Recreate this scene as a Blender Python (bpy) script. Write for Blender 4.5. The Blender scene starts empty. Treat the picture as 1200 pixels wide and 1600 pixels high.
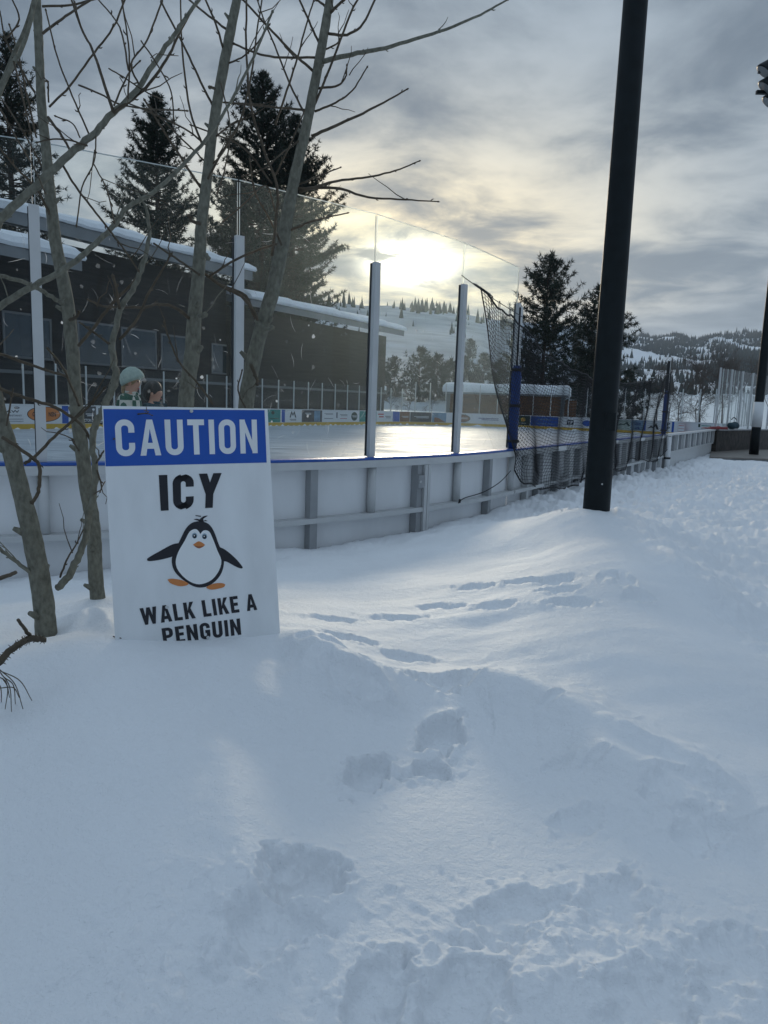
import bpy, math, random
import numpy as np
from mathutils import Vector, Matrix
random.seed(7); RNG = np.random.default_rng(7)
SC = bpy.context.scene
COL = SC.collection

# ------------------------------------------------------------------ camera
FPX, PITCH, ROLL, CZ = 1150.0, math.radians(8.36), math.radians(2.0), 1.64
F_ = np.array([0, math.cos(PITCH), -math.sin(PITCH)])
U0 = np.array([0, math.sin(PITCH), math.cos(PITCH)]); R0 = np.array([1.0, 0, 0])
R_ = R0*math.cos(ROLL) + U0*math.sin(ROLL); U_ = U0*math.cos(ROLL) - R0*math.sin(ROLL)
EYE = np.array([0, 0, CZ])
def ray(px, py): return F_ + R_*(px-600)/FPX - U_*(py-800)/FPX
def at(px, py, Y):                       # point on the sight line at world depth Y
    d = ray(px, py); return EYE + d*(Y/d[1])
def atz(px, py, z):
    d = ray(px, py); return EYE + d*((z-CZ)/d[2])
def proj(P):
    q = np.asarray(P) - EYE; w = q @ F_
    return 600 + FPX*(q @ R_)/w, 800 - FPX*(q @ U_)/w
cam = bpy.data.cameras.new('camera'); camo = bpy.data.objects.new('camera', cam); COL.objects.link(camo)
camo.matrix_world = Matrix(((R_[0], U_[0], -F_[0], 0), (R_[1], U_[1], -F_[1], 0), (R_[2], U_[2], -F_[2], CZ), (0, 0, 0, 1)))
cam.sensor_fit = 'HORIZONTAL'; cam.sensor_width = 36; cam.lens = FPX/1200*36
cam.clip_start = 0.05; cam.clip_end = 20000
SC.camera = camo

# ------------------------------------------------------------------ materials
def mat(name, rgb, rough=0.6, metal=0.0, var=0.0, vscale=4.0, bump=0.0, bscale=60.0, spec=0.5, stretch=(1, 1, 1)):
    m = bpy.data.materials.new(name); m.use_nodes = True
    nt = m.node_tree; b = nt.nodes['Principled BSDF']
    b.inputs['Base Color'].default_value = (*rgb, 1); b.inputs['Roughness'].default_value = rough
    b.inputs['Metallic'].default_value = metal; b.inputs['Specular IOR Level'].default_value = spec
    if var or bump:
        tc = nt.nodes.new('ShaderNodeTexCoord'); mp = nt.nodes.new('ShaderNodeMapping')
        mp.inputs['Scale'].default_value = stretch; nt.links.new(tc.outputs['Object'], mp.inputs['Vector'])
    if var:
        n = nt.nodes.new('ShaderNodeTexNoise'); n.inputs['Scale'].default_value = vscale; n.inputs['Detail'].default_value = 6
        nt.links.new(mp.outputs[0], n.inputs['Vector'])
        mr = nt.nodes.new('ShaderNodeMapRange'); mr.inputs['From Min'].default_value = .3; mr.inputs['From Max'].default_value = .7
        mr.inputs['To Min'].default_value = 1-var; mr.inputs['To Max'].default_value = 1+var
        nt.links.new(n.outputs['Fac'], mr.inputs['Value'])
        mx = nt.nodes.new('ShaderNodeVectorMath'); mx.operation = 'SCALE'; mx.inputs[0].default_value = rgb
        nt.links.new(mr.outputs[0], mx.inputs['Scale']); nt.links.new(mx.outputs[0], b.inputs['Base Color'])
    if bump:
        n2 = nt.nodes.new('ShaderNodeTexNoise'); n2.inputs['Scale'].default_value = bscale; n2.inputs['Detail'].default_value = 5
        nt.links.new(mp.outputs[0], n2.inputs['Vector'])
        bp = nt.nodes.new('ShaderNodeBump'); bp.inputs['Strength'].default_value = 1; bp.inputs['Distance'].default_value = bump
        nt.links.new(n2.outputs['Fac'], bp.inputs['Height']); nt.links.new(bp.outputs[0], b.inputs['Normal'])
    return m
M = {}
M['snow'] = mat('snow', (.86, .88, .905), .55, 0, .03, 1.3, spec=.4)
def snow_grain(m):
    nt, N, L = m.node_tree, m.node_tree.nodes, m.node_tree.links; b = N['Principled BSDF']; tc = N.new('ShaderNodeTexCoord'); prev = None
    for sc, dist in ((26, .007), (120, .0034), (420, .0018)):
        n = N.new('ShaderNodeTexNoise'); n.inputs['Scale'].default_value = sc; n.inputs['Detail'].default_value = 3; L.new(tc.outputs['Object'], n.inputs['Vector'])
        bp = N.new('ShaderNodeBump'); bp.inputs['Distance'].default_value = dist; L.new(n.outputs['Fac'], bp.inputs['Height'])
        if prev: L.new(prev.outputs[0], bp.inputs['Normal'])
        prev = bp
    L.new(prev.outputs[0], b.inputs['Normal'])
snow_grain(M['snow'])
M['snow_roof'] = mat('roof_snow', (.82, .85, .89), .7, 0, .04, 2, .03, 8, .2)
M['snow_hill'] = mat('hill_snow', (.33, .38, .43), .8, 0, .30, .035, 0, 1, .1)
M['alu'] = mat('aluminium', (.56, .57, .57), .5, .15, .05, 6, .0005, 90)
M['alu_dark'] = mat('grey_channel', (.32, .33, .34), .5, .15, .08, 6)
M['white'] = mat('white_plastic', (.78, .79, .80), .4, 0, .10, 2.2, .0012, 20, .5, (1, 1, .35))
M['white_ad'] = mat('white_advert', (.72, .74, .76), .35)
M['blue_cap'] = mat('blue_cap', (.02, .10, .42), .35, 0, .1, 5)
M['yellow'] = mat('yellow_kickplate', (.62, .40, .05), .45, 0, .1, 2)
M['gasket'] = mat('black_gasket', (.012, .012, .014), .5)
M['rope'] = mat('black_rope', (.018, .018, .020), .8)
M['pad'] = mat('blue_pad', (.010, .045, .20), .4, 0, .12, 6)
M['pole'] = mat('pole_paint', (.006, .010, .012), .5, 0, .25, 9, .0006, 40, .22)
M['band'] = mat('white_band', (.7, .72, .73), .5)
M['bark'] = mat('young_bark', (.165, .163, .13), .8, 0, .32, 60, .006, 90, .25, (1, 1, .55))
M['twig'] = mat('twig_bark', (.085, .068, .048), .75, 0, .3, 30, .001, 80, .3)
M['bark_old'] = mat('pine_bark', (.045, .032, .024), .9, 0, .3, 3, .02, 6, .2)
M['grey_bark'] = mat('grey_bark', (.07, .055, .045), .9, 0, .3, 3)
M['needles'] = mat('pine_needles', (.016, .026, .017), .6, 0, .45, .9, 0, 1, .25)
M['needles_far'] = mat('spruce_needles', (.018, .030, .026), .7, 0, .4, .5, 0, 1, .2)
M['dry'] = mat('dry_needles', (.16, .085, .04), .8, 0, .3, 20)
M['plank_dark'] = mat('dark_planks', (.028, .024, .022), .75, 0, .35, 1.2, .01, 4, .3, (.4, .4, 6))
M['plank_brown'] = mat('brown_planks', (.13, .065, .032), .75, 0, .4, 1.4, .01, 4, .3, (.5, .5, 5))
M['red_planks'] = mat('red_planks', (.12, .03, .025), .75, 0, .3, 1.4, .01, 4, .3, (.5, .5, 5))
M['fascia'] = mat('grey_fascia', (.20, .21, .22), .6, 0, .1, 1)
M['frame'] = mat('window_frame', (.14, .145, .15), .5)
M['winglass'] = mat('window_glass', (.012, .025, .035), .08, 0, 0, 1, 0, 1, .8)
M['deck'] = mat('deck_boards', (.20, .18, .16), .55, 0, .25, 2, .003, 5, .4, (1, 12, 1))
M['stone'] = mat('dark_stone', (.05, .042, .036), .8, 0, .5, 5, .03, 6)
M['sign_white'] = mat('sign_white', (.78, .80, .81), .38, 0, .07, 9, .0008, 6, .5, (1, 1, .3))
M['sign_blue'] = mat('sign_blue', (.010, .085, .42), .35, 0, .05, 9)
M['ink'] = mat('black_ink', (.010, .010, .016), .4)
M['orange_ink'] = mat('orange_ink', (.62, .22, .06), .4)
M['dkorange_ink'] = mat('dark_orange_ink', (.32, .10, .04), .4)
M['belly'] = mat('penguin_white', (.83, .85, .85), .38)
M['eye_blue'] = mat('eye_blue', (.30, .42, .50), .4)
M['teal'] = mat('teal_print', (.03, .25, .22), .4)
M['navy'] = mat('navy_print', (.012, .03, .16), .4)
M['blue_print'] = mat('blue_print', (.02, .09, .40), .4, 0, .15, 2)
M['sky_print'] = mat('sky_print', (.18, .30, .42), .4, 0, .3, 2)
M['dark_print'] = mat('dark_print', (.07, .07, .075), .4, 0, .5, 3)
M['green_print'] = mat('green_print', (.02, .045, .03), .4)
M['brown_print'] = mat('brown_print', (.22, .10, .05), .4, 0, .3, 4)
M['scene_print'] = mat('scene_print', (.30, .36, .32), .4, 0, .6, 1.5)
M['grey_ink'] = mat('grey_ink', (.16, .17, .20), .5)
M['red_ink'] = mat('red_ink', (.45, .05, .05), .5)
M['metal_dark'] = mat('dark_metal', (.05, .05, .055), .4, .7)
M['lens'] = mat('lamp_lens', (.25, .27, .28), .15, 0, 0, 1, 0, 1, .8)
M['red_vinyl'] = mat('red_vinyl', (.22, .02, .022), .5, 0, .2, 3)
M['skin'] = mat('skin', (.52, .28, .20), .5)
M['hair_blond'] = mat('blond_hair', (.30, .20, .10), .6, 0, .3, 40)
M['hair_dark'] = mat('dark_hair', (.012, .010, .009), .5, 0, .3, 40)
M['hat'] = mat('pale_green_knit', (.34, .42, .38), .9, 0, .1, 30, .002, 120)
M['trousers'] = mat('dark_trousers', (.02, .022, .03), .8)
M['navy_coat'] = mat('teal_coat', (.015, .05, .07), .8, 0, .2, 8)
M['skate'] = mat('skate_leather', (.6, .6, .6), .5)

def nodes(m): return m.node_tree, m.node_tree.nodes, m.node_tree.links
# plaid jacket
m = mat('plaid_wool', (.4, .4, .36), .9); nt, N, L = nodes(m)
tc = N.new('ShaderNodeTexCoord'); ck = N.new('ShaderNodeTexChecker'); ck.inputs['Scale'].default_value = 7
ck.inputs['Color1'].default_value = (.03, .10, .07, 1); ck.inputs['Color2'].default_value = (.55, .55, .50, 1)
L.new(tc.outputs['Object'], ck.inputs['Vector']); L.new(ck.outputs['Color'], N['Principled BSDF'].inputs['Base Color']); M['plaid'] = m
# trunk lenticels on the young bark
m = M['bark']; nt, N, L = nodes(m); b = N['Principled BSDF']
tc = N.new('ShaderNodeTexCoord'); mp = N.new('ShaderNodeMapping'); mp.inputs['Scale'].default_value = (60, 60, 150)
vo = N.new('ShaderNodeTexVoronoi'); L.new(tc.outputs['Object'], mp.inputs['Vector']); L.new(mp.outputs[0], vo.inputs['Vector'])
rp = N.new('ShaderNodeMapRange'); rp.inputs['From Min'].default_value = .10; rp.inputs['From Max'].default_value = .24
rp.inputs['To Min'].default_value = .55; rp.inputs['To Max'].default_value = 0; L.new(vo.outputs['Distance'], rp.inputs['Value'])
mx = N.new('ShaderNodeMixRGB'); mx.inputs['Color2'].default_value = (.34, .33, .27, 1)
src = b.inputs['Base Color'].links[0].from_socket; L.new(src, mx.inputs['Color1']); L.new(rp.outputs[0], mx.inputs['Fac']); L.new(mx.outputs[0], b.inputs['Base Color'])
# ice
m = bpy.data.materials.new('ice'); m.use_nodes = True; nt, N, L = nodes(m); b = N['Principled BSDF']
tc = N.new('ShaderNodeTexCoord'); mp = N.new('ShaderNodeMapping'); mp.inputs['Rotation'].default_value = (0, 0, .5); mp.inputs['Scale'].default_value = (.35, 1.6, 1)
L.new(tc.outputs['Object'], mp.inputs['Vector'])
n1 = N.new('ShaderNodeTexNoise'); n1.inputs['Scale'].default_value = .9; n1.inputs['Detail'].default_value = 9; n1.inputs['Roughness'].default_value = .65; n1.inputs['Distortion'].default_value = 1.2
L.new(mp.outputs[0], n1.inputs['Vector'])
cr = N.new('ShaderNodeMapRange'); cr.inputs['From Min'].default_value = .35; cr.inputs['From Max'].default_value = .68; cr.inputs['To Min'].default_value = .34; cr.inputs['To Max'].default_value = .62
L.new(n1.outputs['Fac'], cr.inputs['Value']); L.new(cr.outputs[0], b.inputs['Roughness'])
cc = N.new('ShaderNodeMixRGB'); cc.inputs['Color1'].default_value = (.30, .34, .39, 1); cc.inputs['Color2'].default_value = (.62, .66, .70, 1)
mr = N.new('ShaderNodeMapRange'); mr.inputs['From Min'].default_value = .35; mr.inputs['From Max'].default_value = .7
L.new(n1.outputs['Fac'], mr.inputs['Value']); L.new(mr.outputs[0], cc.inputs['Fac']); L.new(cc.outputs[0], b.inputs['Base Color'])
b.inputs['IOR'].default_value = 1.14
bp = N.new('ShaderNodeBump'); bp.inputs['Distance'].default_value = .006; L.new(n1.outputs['Fac'], bp.inputs['Height']); L.new(bp.outputs[0], b.inputs['Normal'])
M['ice'] = m
# glass panes: clear with a reflecting face, and a scuffed haze inside that scatters the low sun forward
def glass(name, dens, aniso=.72):
    m = bpy.data.materials.new(name); m.use_nodes = True; nt, N, L = nodes(m); N.remove(N['Principled BSDF']); out = N['Material Output']
    tr = N.new('ShaderNodeBsdfTransparent'); tr.inputs['Color'].default_value = (.965, .98, .975, 1)
    gl = N.new('ShaderNodeBsdfGlossy'); gl.inputs['Roughness'].default_value = .03
    fr = N.new('ShaderNodeFresnel'); fr.inputs['IOR'].default_value = 1.28
    ge = N.new('ShaderNodeNewGeometry'); iv = N.new('ShaderNodeMath'); iv.operation = 'SUBTRACT'; iv.inputs[0].default_value = 1; L.new(ge.outputs['Backfacing'], iv.inputs[1])
    ml = N.new('ShaderNodeMath'); ml.operation = 'MULTIPLY'; L.new(fr.outputs[0], ml.inputs[0]); L.new(iv.outputs[0], ml.inputs[1])
    mx = N.new('ShaderNodeMixShader'); L.new(ml.outputs[0], mx.inputs[0]); L.new(tr.outputs[0], mx.inputs[1]); L.new(gl.outputs[0], mx.inputs[2])
    L.new(mx.outputs[0], out.inputs['Surface'])
    if dens:
        vs = N.new('ShaderNodeVolumeScatter'); vs.inputs['Density'].default_value = dens; vs.inputs['Anisotropy'].default_value = aniso
        vs.inputs['Color'].default_value = (.72, .90, 1, 1); L.new(vs.outputs[0], out.inputs['Volume'])
    return m
M['glass'] = glass('scuffed_acrylic', 1.5, .88); M['glass_far'] = glass('clear_acrylic', 0)
m = bpy.data.materials.new('acrylic_edge'); m.use_nodes = True; b = m.node_tree.nodes['Principled BSDF']
b.inputs['Base Color'].default_value = (.62, .68, .68, 1); b.inputs['Roughness'].default_value = .3; b.inputs['Transmission Weight'].default_value = .4; M['edge'] = m
def scuff(name, w):
    m = bpy.data.materials.new(name); m.use_nodes = True; nt, N, L = nodes(m); N.remove(N['Principled BSDF'])
    tr = N.new('ShaderNodeBsdfTransparent'); tl = N.new('ShaderNodeBsdfTranslucent'); tl.inputs['Color'].default_value = (.95, .97, 1, 1)
    mx = N.new('ShaderNodeMixShader'); mx.inputs[0].default_value = w
    L.new(tr.outputs[0], mx.inputs[1]); L.new(tl.outputs[0], mx.inputs[2]); L.new(mx.outputs[0], N['Material Output'].inputs['Surface']); return m
M['scuff'] = scuff('deep_scratch', .75); M['scuff_soft'] = scuff('faint_scratch', .16)

# ------------------------------------------------------------------ helpers
class MB:
    def __init__(s): s.v = []; s.f = []; s.m = []; s.n = 0; s.cur = 0
    def add(s, V, Fs):
        s.v.append(np.asarray(V, float).reshape(-1, 3)); o = s.n
        for f in Fs: s.f.append(tuple(int(i)+o for i in f)); s.m.append(s.cur)
        s.n += len(s.v[-1])
    def box(s, c, ax, sz):                   # centre, 3 unit axes, full sizes
        c = np.asarray(c, float); A = [np.asarray(a, float)*k/2 for a, k in zip(ax, sz)]
        V = [c + i*A[0] + j*A[1] + k*A[2] for i in (-1, 1) for j in (-1, 1) for k in (-1, 1)]
        fl = np.dot(np.cross(A[0], A[1]), A[2]) < 0
        s.add(V, [q[::-1] if fl else q for q in [(0, 1, 3, 2), (4, 6, 7, 5), (0, 4, 5, 1), (2, 3, 7, 6), (0, 2, 6, 4), (1, 5, 7, 3)]])
    def tube(s, P, r, n=8, caps=True):
        P = np.asarray(P, float); r = np.broadcast_to(np.asarray(r, float), (len(P),))
        T = np.gradient(P, axis=0); T /= np.linalg.norm(T, axis=1)[:, None] + 1e-12
        up = np.array([0.31, 0.17, 0.93]) if abs(T[0] @ np.array([.31, .17, .93])) < .9 else np.array([1., 0, 0])
        a = np.linspace(0, 2*math.pi, n, endpoint=False); V = []
        X = np.cross(T[0], up); X /= np.linalg.norm(X)
        for i in range(len(P)):
            X = X - (X @ T[i])*T[i]; X /= np.linalg.norm(X) + 1e-12; Y = np.cross(T[i], X)
            V.append(P[i] + r[i]*(np.cos(a)[:, None]*X + np.sin(a)[:, None]*Y))
        Fs = []
        for i in range(len(P)-1):
            for j in range(n):
                k = (j+1) % n; Fs.append((i*n+j, i*n+k, (i+1)*n+k, (i+1)*n+j))
        if caps: Fs.append(tuple(range(n-1, -1, -1))); Fs.append(tuple((len(P)-1)*n+j for j in range(n)))
        s.add(np.concatenate(V), Fs)
    def strip(s, A, B, closed=False):        # sheet between two polylines
        A = np.asarray(A); B = np.asarray(B); n = len(A)
        s.add(np.concatenate([A, B]), [(i, i+1, n+i+1, n+i) for i in range(n-1)])
    def sweep(s, paths):                     # closed profile: list of polylines (profile corners in order)
        n = len(paths[0]); k = len(paths); V = np.concatenate([np.asarray(p) for p in paths]); Fs = []
        for j in range(k):
            q = (j+1) % k
            for i in range(n-1): Fs.append((j*n+i, j*n+i+1, q*n+i+1, q*n+i))
        Fs.append(tuple(j*n for j in range(k))); Fs.append(tuple(j*n+n-1 for j in range(k-1, -1, -1)))
        s.add(V, Fs)
    def build(s, name, mats, parent=None, smooth=False, off=None):
        V = np.concatenate(s.v) if s.v else np.zeros((0, 3))
        if parent is not None: V = V - np.array(parent['_o'])
        elif off is not None: V = V - np.asarray(off)
        me = bpy.data.meshes.new(name); me.from_pydata(V.tolist(), [], s.f)
        mats = mats if isinstance(mats, (list, tuple)) else [mats]
        for q in mats: me.materials.append(M[q] if isinstance(q, str) else q)
        if len(mats) > 1: me.polygons.foreach_set('material_index', s.m)
        if smooth: me.polygons.foreach_set('use_smooth', [True]*len(me.polygons))
        me.update()
        o = bpy.data.objects.new(name, me); COL.objects.link(o)
        if parent is not None: o.parent = parent; o['_o'] = list(parent['_o'])
        else:
            o['_o'] = [0, 0, 0] if off is None else list(map(float, off)); o.location = o['_o']
        return o
def fast_mesh(name, V, T, mats, parent=None, off=None, smooth=False, midx=None):
    V = np.asarray(V, np.float32); T = np.asarray(T, np.int32); o0 = np.array(parent['_o'] if parent is not None else (off if off is not None else (0, 0, 0)), np.float32)
    me = bpy.data.meshes.new(name); me.vertices.add(len(V)); me.vertices.foreach_set('co', (V-o0).ravel())
    k = T.shape[1]; me.loops.add(T.size); me.loops.foreach_set('vertex_index', T.ravel())
    me.polygons.add(len(T)); me.polygons.foreach_set('loop_start', np.arange(0, T.size, k, dtype=np.int32))
    me.polygons.foreach_set('use_smooth', np.full(len(T), smooth))
    for q in (mats if isinstance(mats, list) else [mats]): me.materials.append(M[q])
    if midx is not None: me.polygons.foreach_set('material_index', midx)
    me.update(calc_edges=True)
    o = bpy.data.objects.new(name, me); COL.objects.link(o); o['_o'] = [float(x) for x in o0]
    if parent is not None: o.parent = parent
    else: o.location = o['_o']
    return o
def tag(o, label=None, cat=None, group=None, kind=None):
    for k, v in (('label', label), ('category', cat), ('group', group), ('kind', kind)):
        if v: o[k] = v
    return o
def thing(name, loc, label, cat, group=None):
    o = bpy.data.objects.new(name, None); COL.objects.link(o); o.location = [float(x) for x in loc]; o['_o'] = [float(x) for x in loc]
    o.empty_display_size = .2
    return tag(o, label, cat, group)
def copy_tree(o, loc, label=None, rz=0, sc=1, parent=None):
    c = o.copy(); COL.objects.link(c)
    if parent is None: c.location = loc; c.rotation_euler = (0, 0, rz); c.scale = (sc, sc, sc)
    else: c.parent = parent
    if label: c['label'] = label
    for ch in list(o.children): copy_tree(ch, None, None, 0, 1, c)
    return c
def smoothline(P, k=4):
    P = np.asarray(P, float); n = len(P)
    if n < 3: return np.array([P[0] + (P[-1]-P[0])*t for t in np.linspace(0, 1, k+1)])
    Q = np.vstack([2*P[0]-P[1], P, 2*P[-1]-P[-2]]); out = []
    for i in range(1, n):
        p0, p1, p2, p3 = Q[i-1], Q[i], Q[i+1], Q[i+2]
        for t in np.linspace(0, 1, k, endpoint=False):
            out.append(.5*((2*p1) + (p2-p0)*t + (2*p0-5*p1+4*p2-p3)*t*t + (3*p1-p0-3*p2+p3)*t**3))
    out.append(P[-1]); return np.array(out)
# vectorised gradient noise
_pm = RNG.permutation(512); _pm = np.concatenate([_pm, _pm]); _ga = RNG.uniform(0, 2*math.pi, 512)
def pn(x, y):
    xi = np.floor(x).astype(int); yi = np.floor(y).astype(int); fx = x-xi; fy = y-yi
    def g(ix, iy, dx, dy):
        a = _ga[_pm[(_pm[ix & 511]+iy) & 511]]; return np.cos(a)*dx + np.sin(a)*dy
    u = fx**3*(fx*(fx*6-15)+10); v = fy**3*(fy*(fy*6-15)+10)
    a = g(xi, yi, fx, fy); b = g(xi+1, yi, fx-1, fy); c = g(xi, yi+1, fx, fy-1); d = g(xi+1, yi+1, fx-1, fy-1)
    return (a+(b-a)*u) + ((c+(d-c)*u)-(a+(b-a)*u))*v
def fbm(x, y, o=4, l=2.1, h=.5):
    s = 0; a = 1
    for i in range(o): s = s + a*pn(x+i*17.3, y+i*9.1); x = x*l; y = y*l; a *= h
    return s

# ------------------------------------------------------------------ rink outline (rounded rectangle fitted to the cap line)
TH = math.radians(59.734); D2 = np.array([math.cos(TH), math.sin(TH)]); N2 = np.array([-D2[1], D2[0]])
V0, UA, RR, RW, U1 = 3.705, 9.09, 9.663, 26.3, 61.0
LS = U1-RR-UA; Q = math.pi*RR/2; LE = RW-2*RR; LOOP = 2*LS+2*LE+4*Q
def uv(u, v): return D2*u + N2*v
def path(s):                                  # -> point, tangent, outward normal (2-D)
    s = s % LOOP
    segs = [('l', LS), ('a', Q), ('l', LE), ('a', Q), ('l', LS), ('a', Q), ('l', LE), ('a', Q)]
    p = uv(UA, V0); t = 0.0
    for k, ln in segs:
        if s <= ln or (k, ln) is segs[-1]:
            if k == 'l': a = t; q = p + s*(D2*math.cos(a)+N2*math.sin(a))
            else:
                c = p + RR*(-D2*math.sin(t)+N2*math.cos(t)); a = t + s/RR; q = c + RR*(D2*math.sin(a)-N2*math.cos(a))
            tan = D2*math.cos(a)+N2*math.sin(a); return q, tan, np.array([tan[1], -tan[0]])
        s -= ln
        if k == 'l': p = p + ln*(D2*math.cos(t)+N2*math.sin(t))
        else:
            c = p + RR*(-D2*math.sin(t)+N2*math.cos(t)); t += math.pi/2; p = c + RR*(D2*math.sin(t)-N2*math.cos(t))
    a = t; return p, D2*math.cos(a)+N2*math.sin(a), np.array([1., 0])
def rp3(s, off, z):                            # world point: arc length, outward offset, height
    q, t, n = path(s); q = q + n*off; return np.array([q[0], q[1], z])
_SS = np.linspace(-RR*1.45, LS-2, 4000); _PP = np.array([path(s)[0] for s in _SS])
_px = np.array([proj((p[0], p[1], 1.07))[0] if p @ F_[:2] > .5 else -9e9 for p in _PP])
def s_near(px): return float(_SS[np.argmin(abs(_px-px))])
_SF = np.linspace(LS-4, LS+3*Q+LE+LS, 9000); _PF = np.array([path(s)[0] for s in _SF])
_pxf = np.array([proj((p[0], p[1], .5))[0] if p[1] > 3 else 9e9 for p in _PF])
def s_far(px): return float(_SF[np.argmin(abs(_pxf-px))])

# ------------------------------------------------------------------ ground (the sign's plane first: the drift in front of it follows it)
s_up = U_ - .056*R_; s_up /= np.linalg.norm(s_up)
h0 = np.array([math.sin(math.radians(61)), math.cos(math.radians(61)), 0]); s_h = h0 - (h0 @ s_up)*s_up; s_h /= np.linalg.norm(s_h)
s_n = np.cross(s_h, s_up)                                 # towards the viewer?
if s_n @ F_ > 0: s_n = -s_n
STL = EYE + ray(159.4, 634)*2.585
def on_sign(px, py):
    d = ray(px, py); t = ((STL-EYE) @ s_n)/(d @ s_n); q = EYE+d*t-STL; return np.array([q @ s_h, -(q @ s_up)])
ctl = [(600,1600,.46),(100,1600,.49),(1100,1600,.44),(600,1450,.48),(200,1450,.54),(1000,1450,.45),(600,1300,.50),(600,1150,.53),(600,1050,.545),(600,1000,.54),
 (600,950,.515),(600,900,.425),(560,862,.29),(200,1250,.63),(200,1100,.715),(40,1300,.60),(20,1120,.68),(20,1050,.71),(330,1090,.66),(440,1060,.62),
 (1000,1300,.46),(1000,1150,.50),(1000,1000,.56),(1000,900,.62),(960,850,.66),(800,950,.545),(800,1100,.52),(830,870,.49),(1190,1300,.42),(1190,1150,.40),(1190,1000,.33),(1150,900,.30),(1190,800,.24)]
C = [atz(*c) for c in ctl]
C += [np.array(p) for p in ([*at(72, 985, 2.95)], [*at(152, 940, 3.4)], [*at(929, 800, 6.8)], [*at(895, 806, 6.6)], [*at(975, 805, 6.9)])]
for px, z in ((-150, .16), (0, .17), (80, .18), (160, .2), (300, .22), (450, .23), (577, .22), (640, .24), (745, .27), (800, .32), (880, .36), (940, .3), (1000, .22)):
    q = rp3(s_near(px), .12, z); C.append(q)
C += [np.array(p, float) for p in ([0, 0, .40], [-1.5, .6, .45], [1.5, .6, .40], [-2.2, 2.5, .66], [-2.6, 3.8, .42], [4, 5, .27], [5, 7.5, .24], [7, 11, .22], [9, 15, .18], [11.5, 20, .12], [6, 3, .25], [-4, 1.5, .5], [-5, 3, .3], [0, -3, .2], [3, -1, .2], [-4, -2, .25], [12, 10, .15])]
for px, py in ((165, 1000), (195, 1001), (250, 1003), (310, 1002), (370, 999), (437, 991)):
    d = ray(px, py); q = EYE + d*(((STL-EYE) @ s_n)/(d @ s_n)); f2 = -s_n[:2]*-1
    for k, dz in ((0, .003), (.07, .001), (.2, -.016)): C.append(np.array([q[0]+s_n[0]*k, q[1]+s_n[1]*k, q[2]+dz]))
    C.append(np.array([q[0]-s_n[0]*.18, q[1]-s_n[1]*.18, q[2]-.03]))
C = np.array(C)
def rbf_fit(P, z):
    K = np.sqrt(((P[:, None]-P[None])**2).sum(-1) + .05); n = len(P)
    A = np.zeros((n+3, n+3)); A[:n, :n] = K - np.eye(n)*.004; A[:n, n] = 1; A[:n, n+1:] = P; A[n:, :n] = A[:n, n:].T
    return np.linalg.solve(A, np.concatenate([z, [0, 0, 0]]))
WT = rbf_fit(C[:, :2], C[:, 2])
def base_z(x, y):
    x = np.asarray(x, float); sh = x.shape; P = np.stack([x.ravel(), np.asarray(y, float).ravel()], 1); out = np.empty(len(P))
    for i in range(0, len(P), 40000):
        p = P[i:i+40000]; K = np.sqrt(((p[:, None]-C[None, :, :2])**2).sum(-1) + .05); out[i:i+40000] = K @ WT[:len(C)] + WT[len(C)] + p @ WT[len(C)+1:]
    r = np.hypot(P[:, 0]-1.5, P[:, 1]-5); w = np.clip((r-9)/9, 0, 1); w = w*w*(3-2*w)
    return (np.clip(out, -.1, .9)*(1-w) + .12*w).reshape(sh)
def on_base(px, py):                           # where a sight line meets the smooth snow
    d = ray(px, py); t = np.linspace(.6, 14, 1600); P = EYE + t[:, None]*d
    h = P[:, 2] - base_z(P[:, 0], P[:, 1]); k = np.argmax(h < 0)
    return P[k] if h[k] < 0 else atz(px, py, .3)
def seg_dist(x, y, A, B):
    d = B-A; l2 = d @ d + 1e-9; t = np.clip(((x-A[0])*d[0]+(y-A[1])*d[1])/l2, 0, 1)
    qx = x-(A[0]+t*d[0]); qy = y-(A[1]+t*d[1]); return np.hypot(qx, qy), np.sign(d[0]*qy-d[1]*qx), t
def poly_dist(x, y, P):
    best = np.full(x.shape, 9e9); side = np.zeros(x.shape); tt = np.zeros(x.shape); n = len(P)-1
    T = np.gradient(P, axis=0); T /= np.linalg.norm(T, axis=1)[:, None]+1e-9
    for i in range(n):
        dd, sg, t = seg_dist(x, y, P[i], P[i+1]); k = dd < best; best[k] = dd[k]; tt[k] = (i+t[k])/n
        tx = T[i, 0]*(1-t)+T[i+1, 0]*t; ty = T[i, 1]*(1-t)+T[i+1, 1]*t; cx = P[i, 0]*(1-t)+P[i+1, 0]*t; cy = P[i, 1]*(1-t)+P[i+1, 1]*t
        side[k] = np.sign(tx*(y-cy)-ty*(x-cx))[k]
    return best, side, tt
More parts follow.
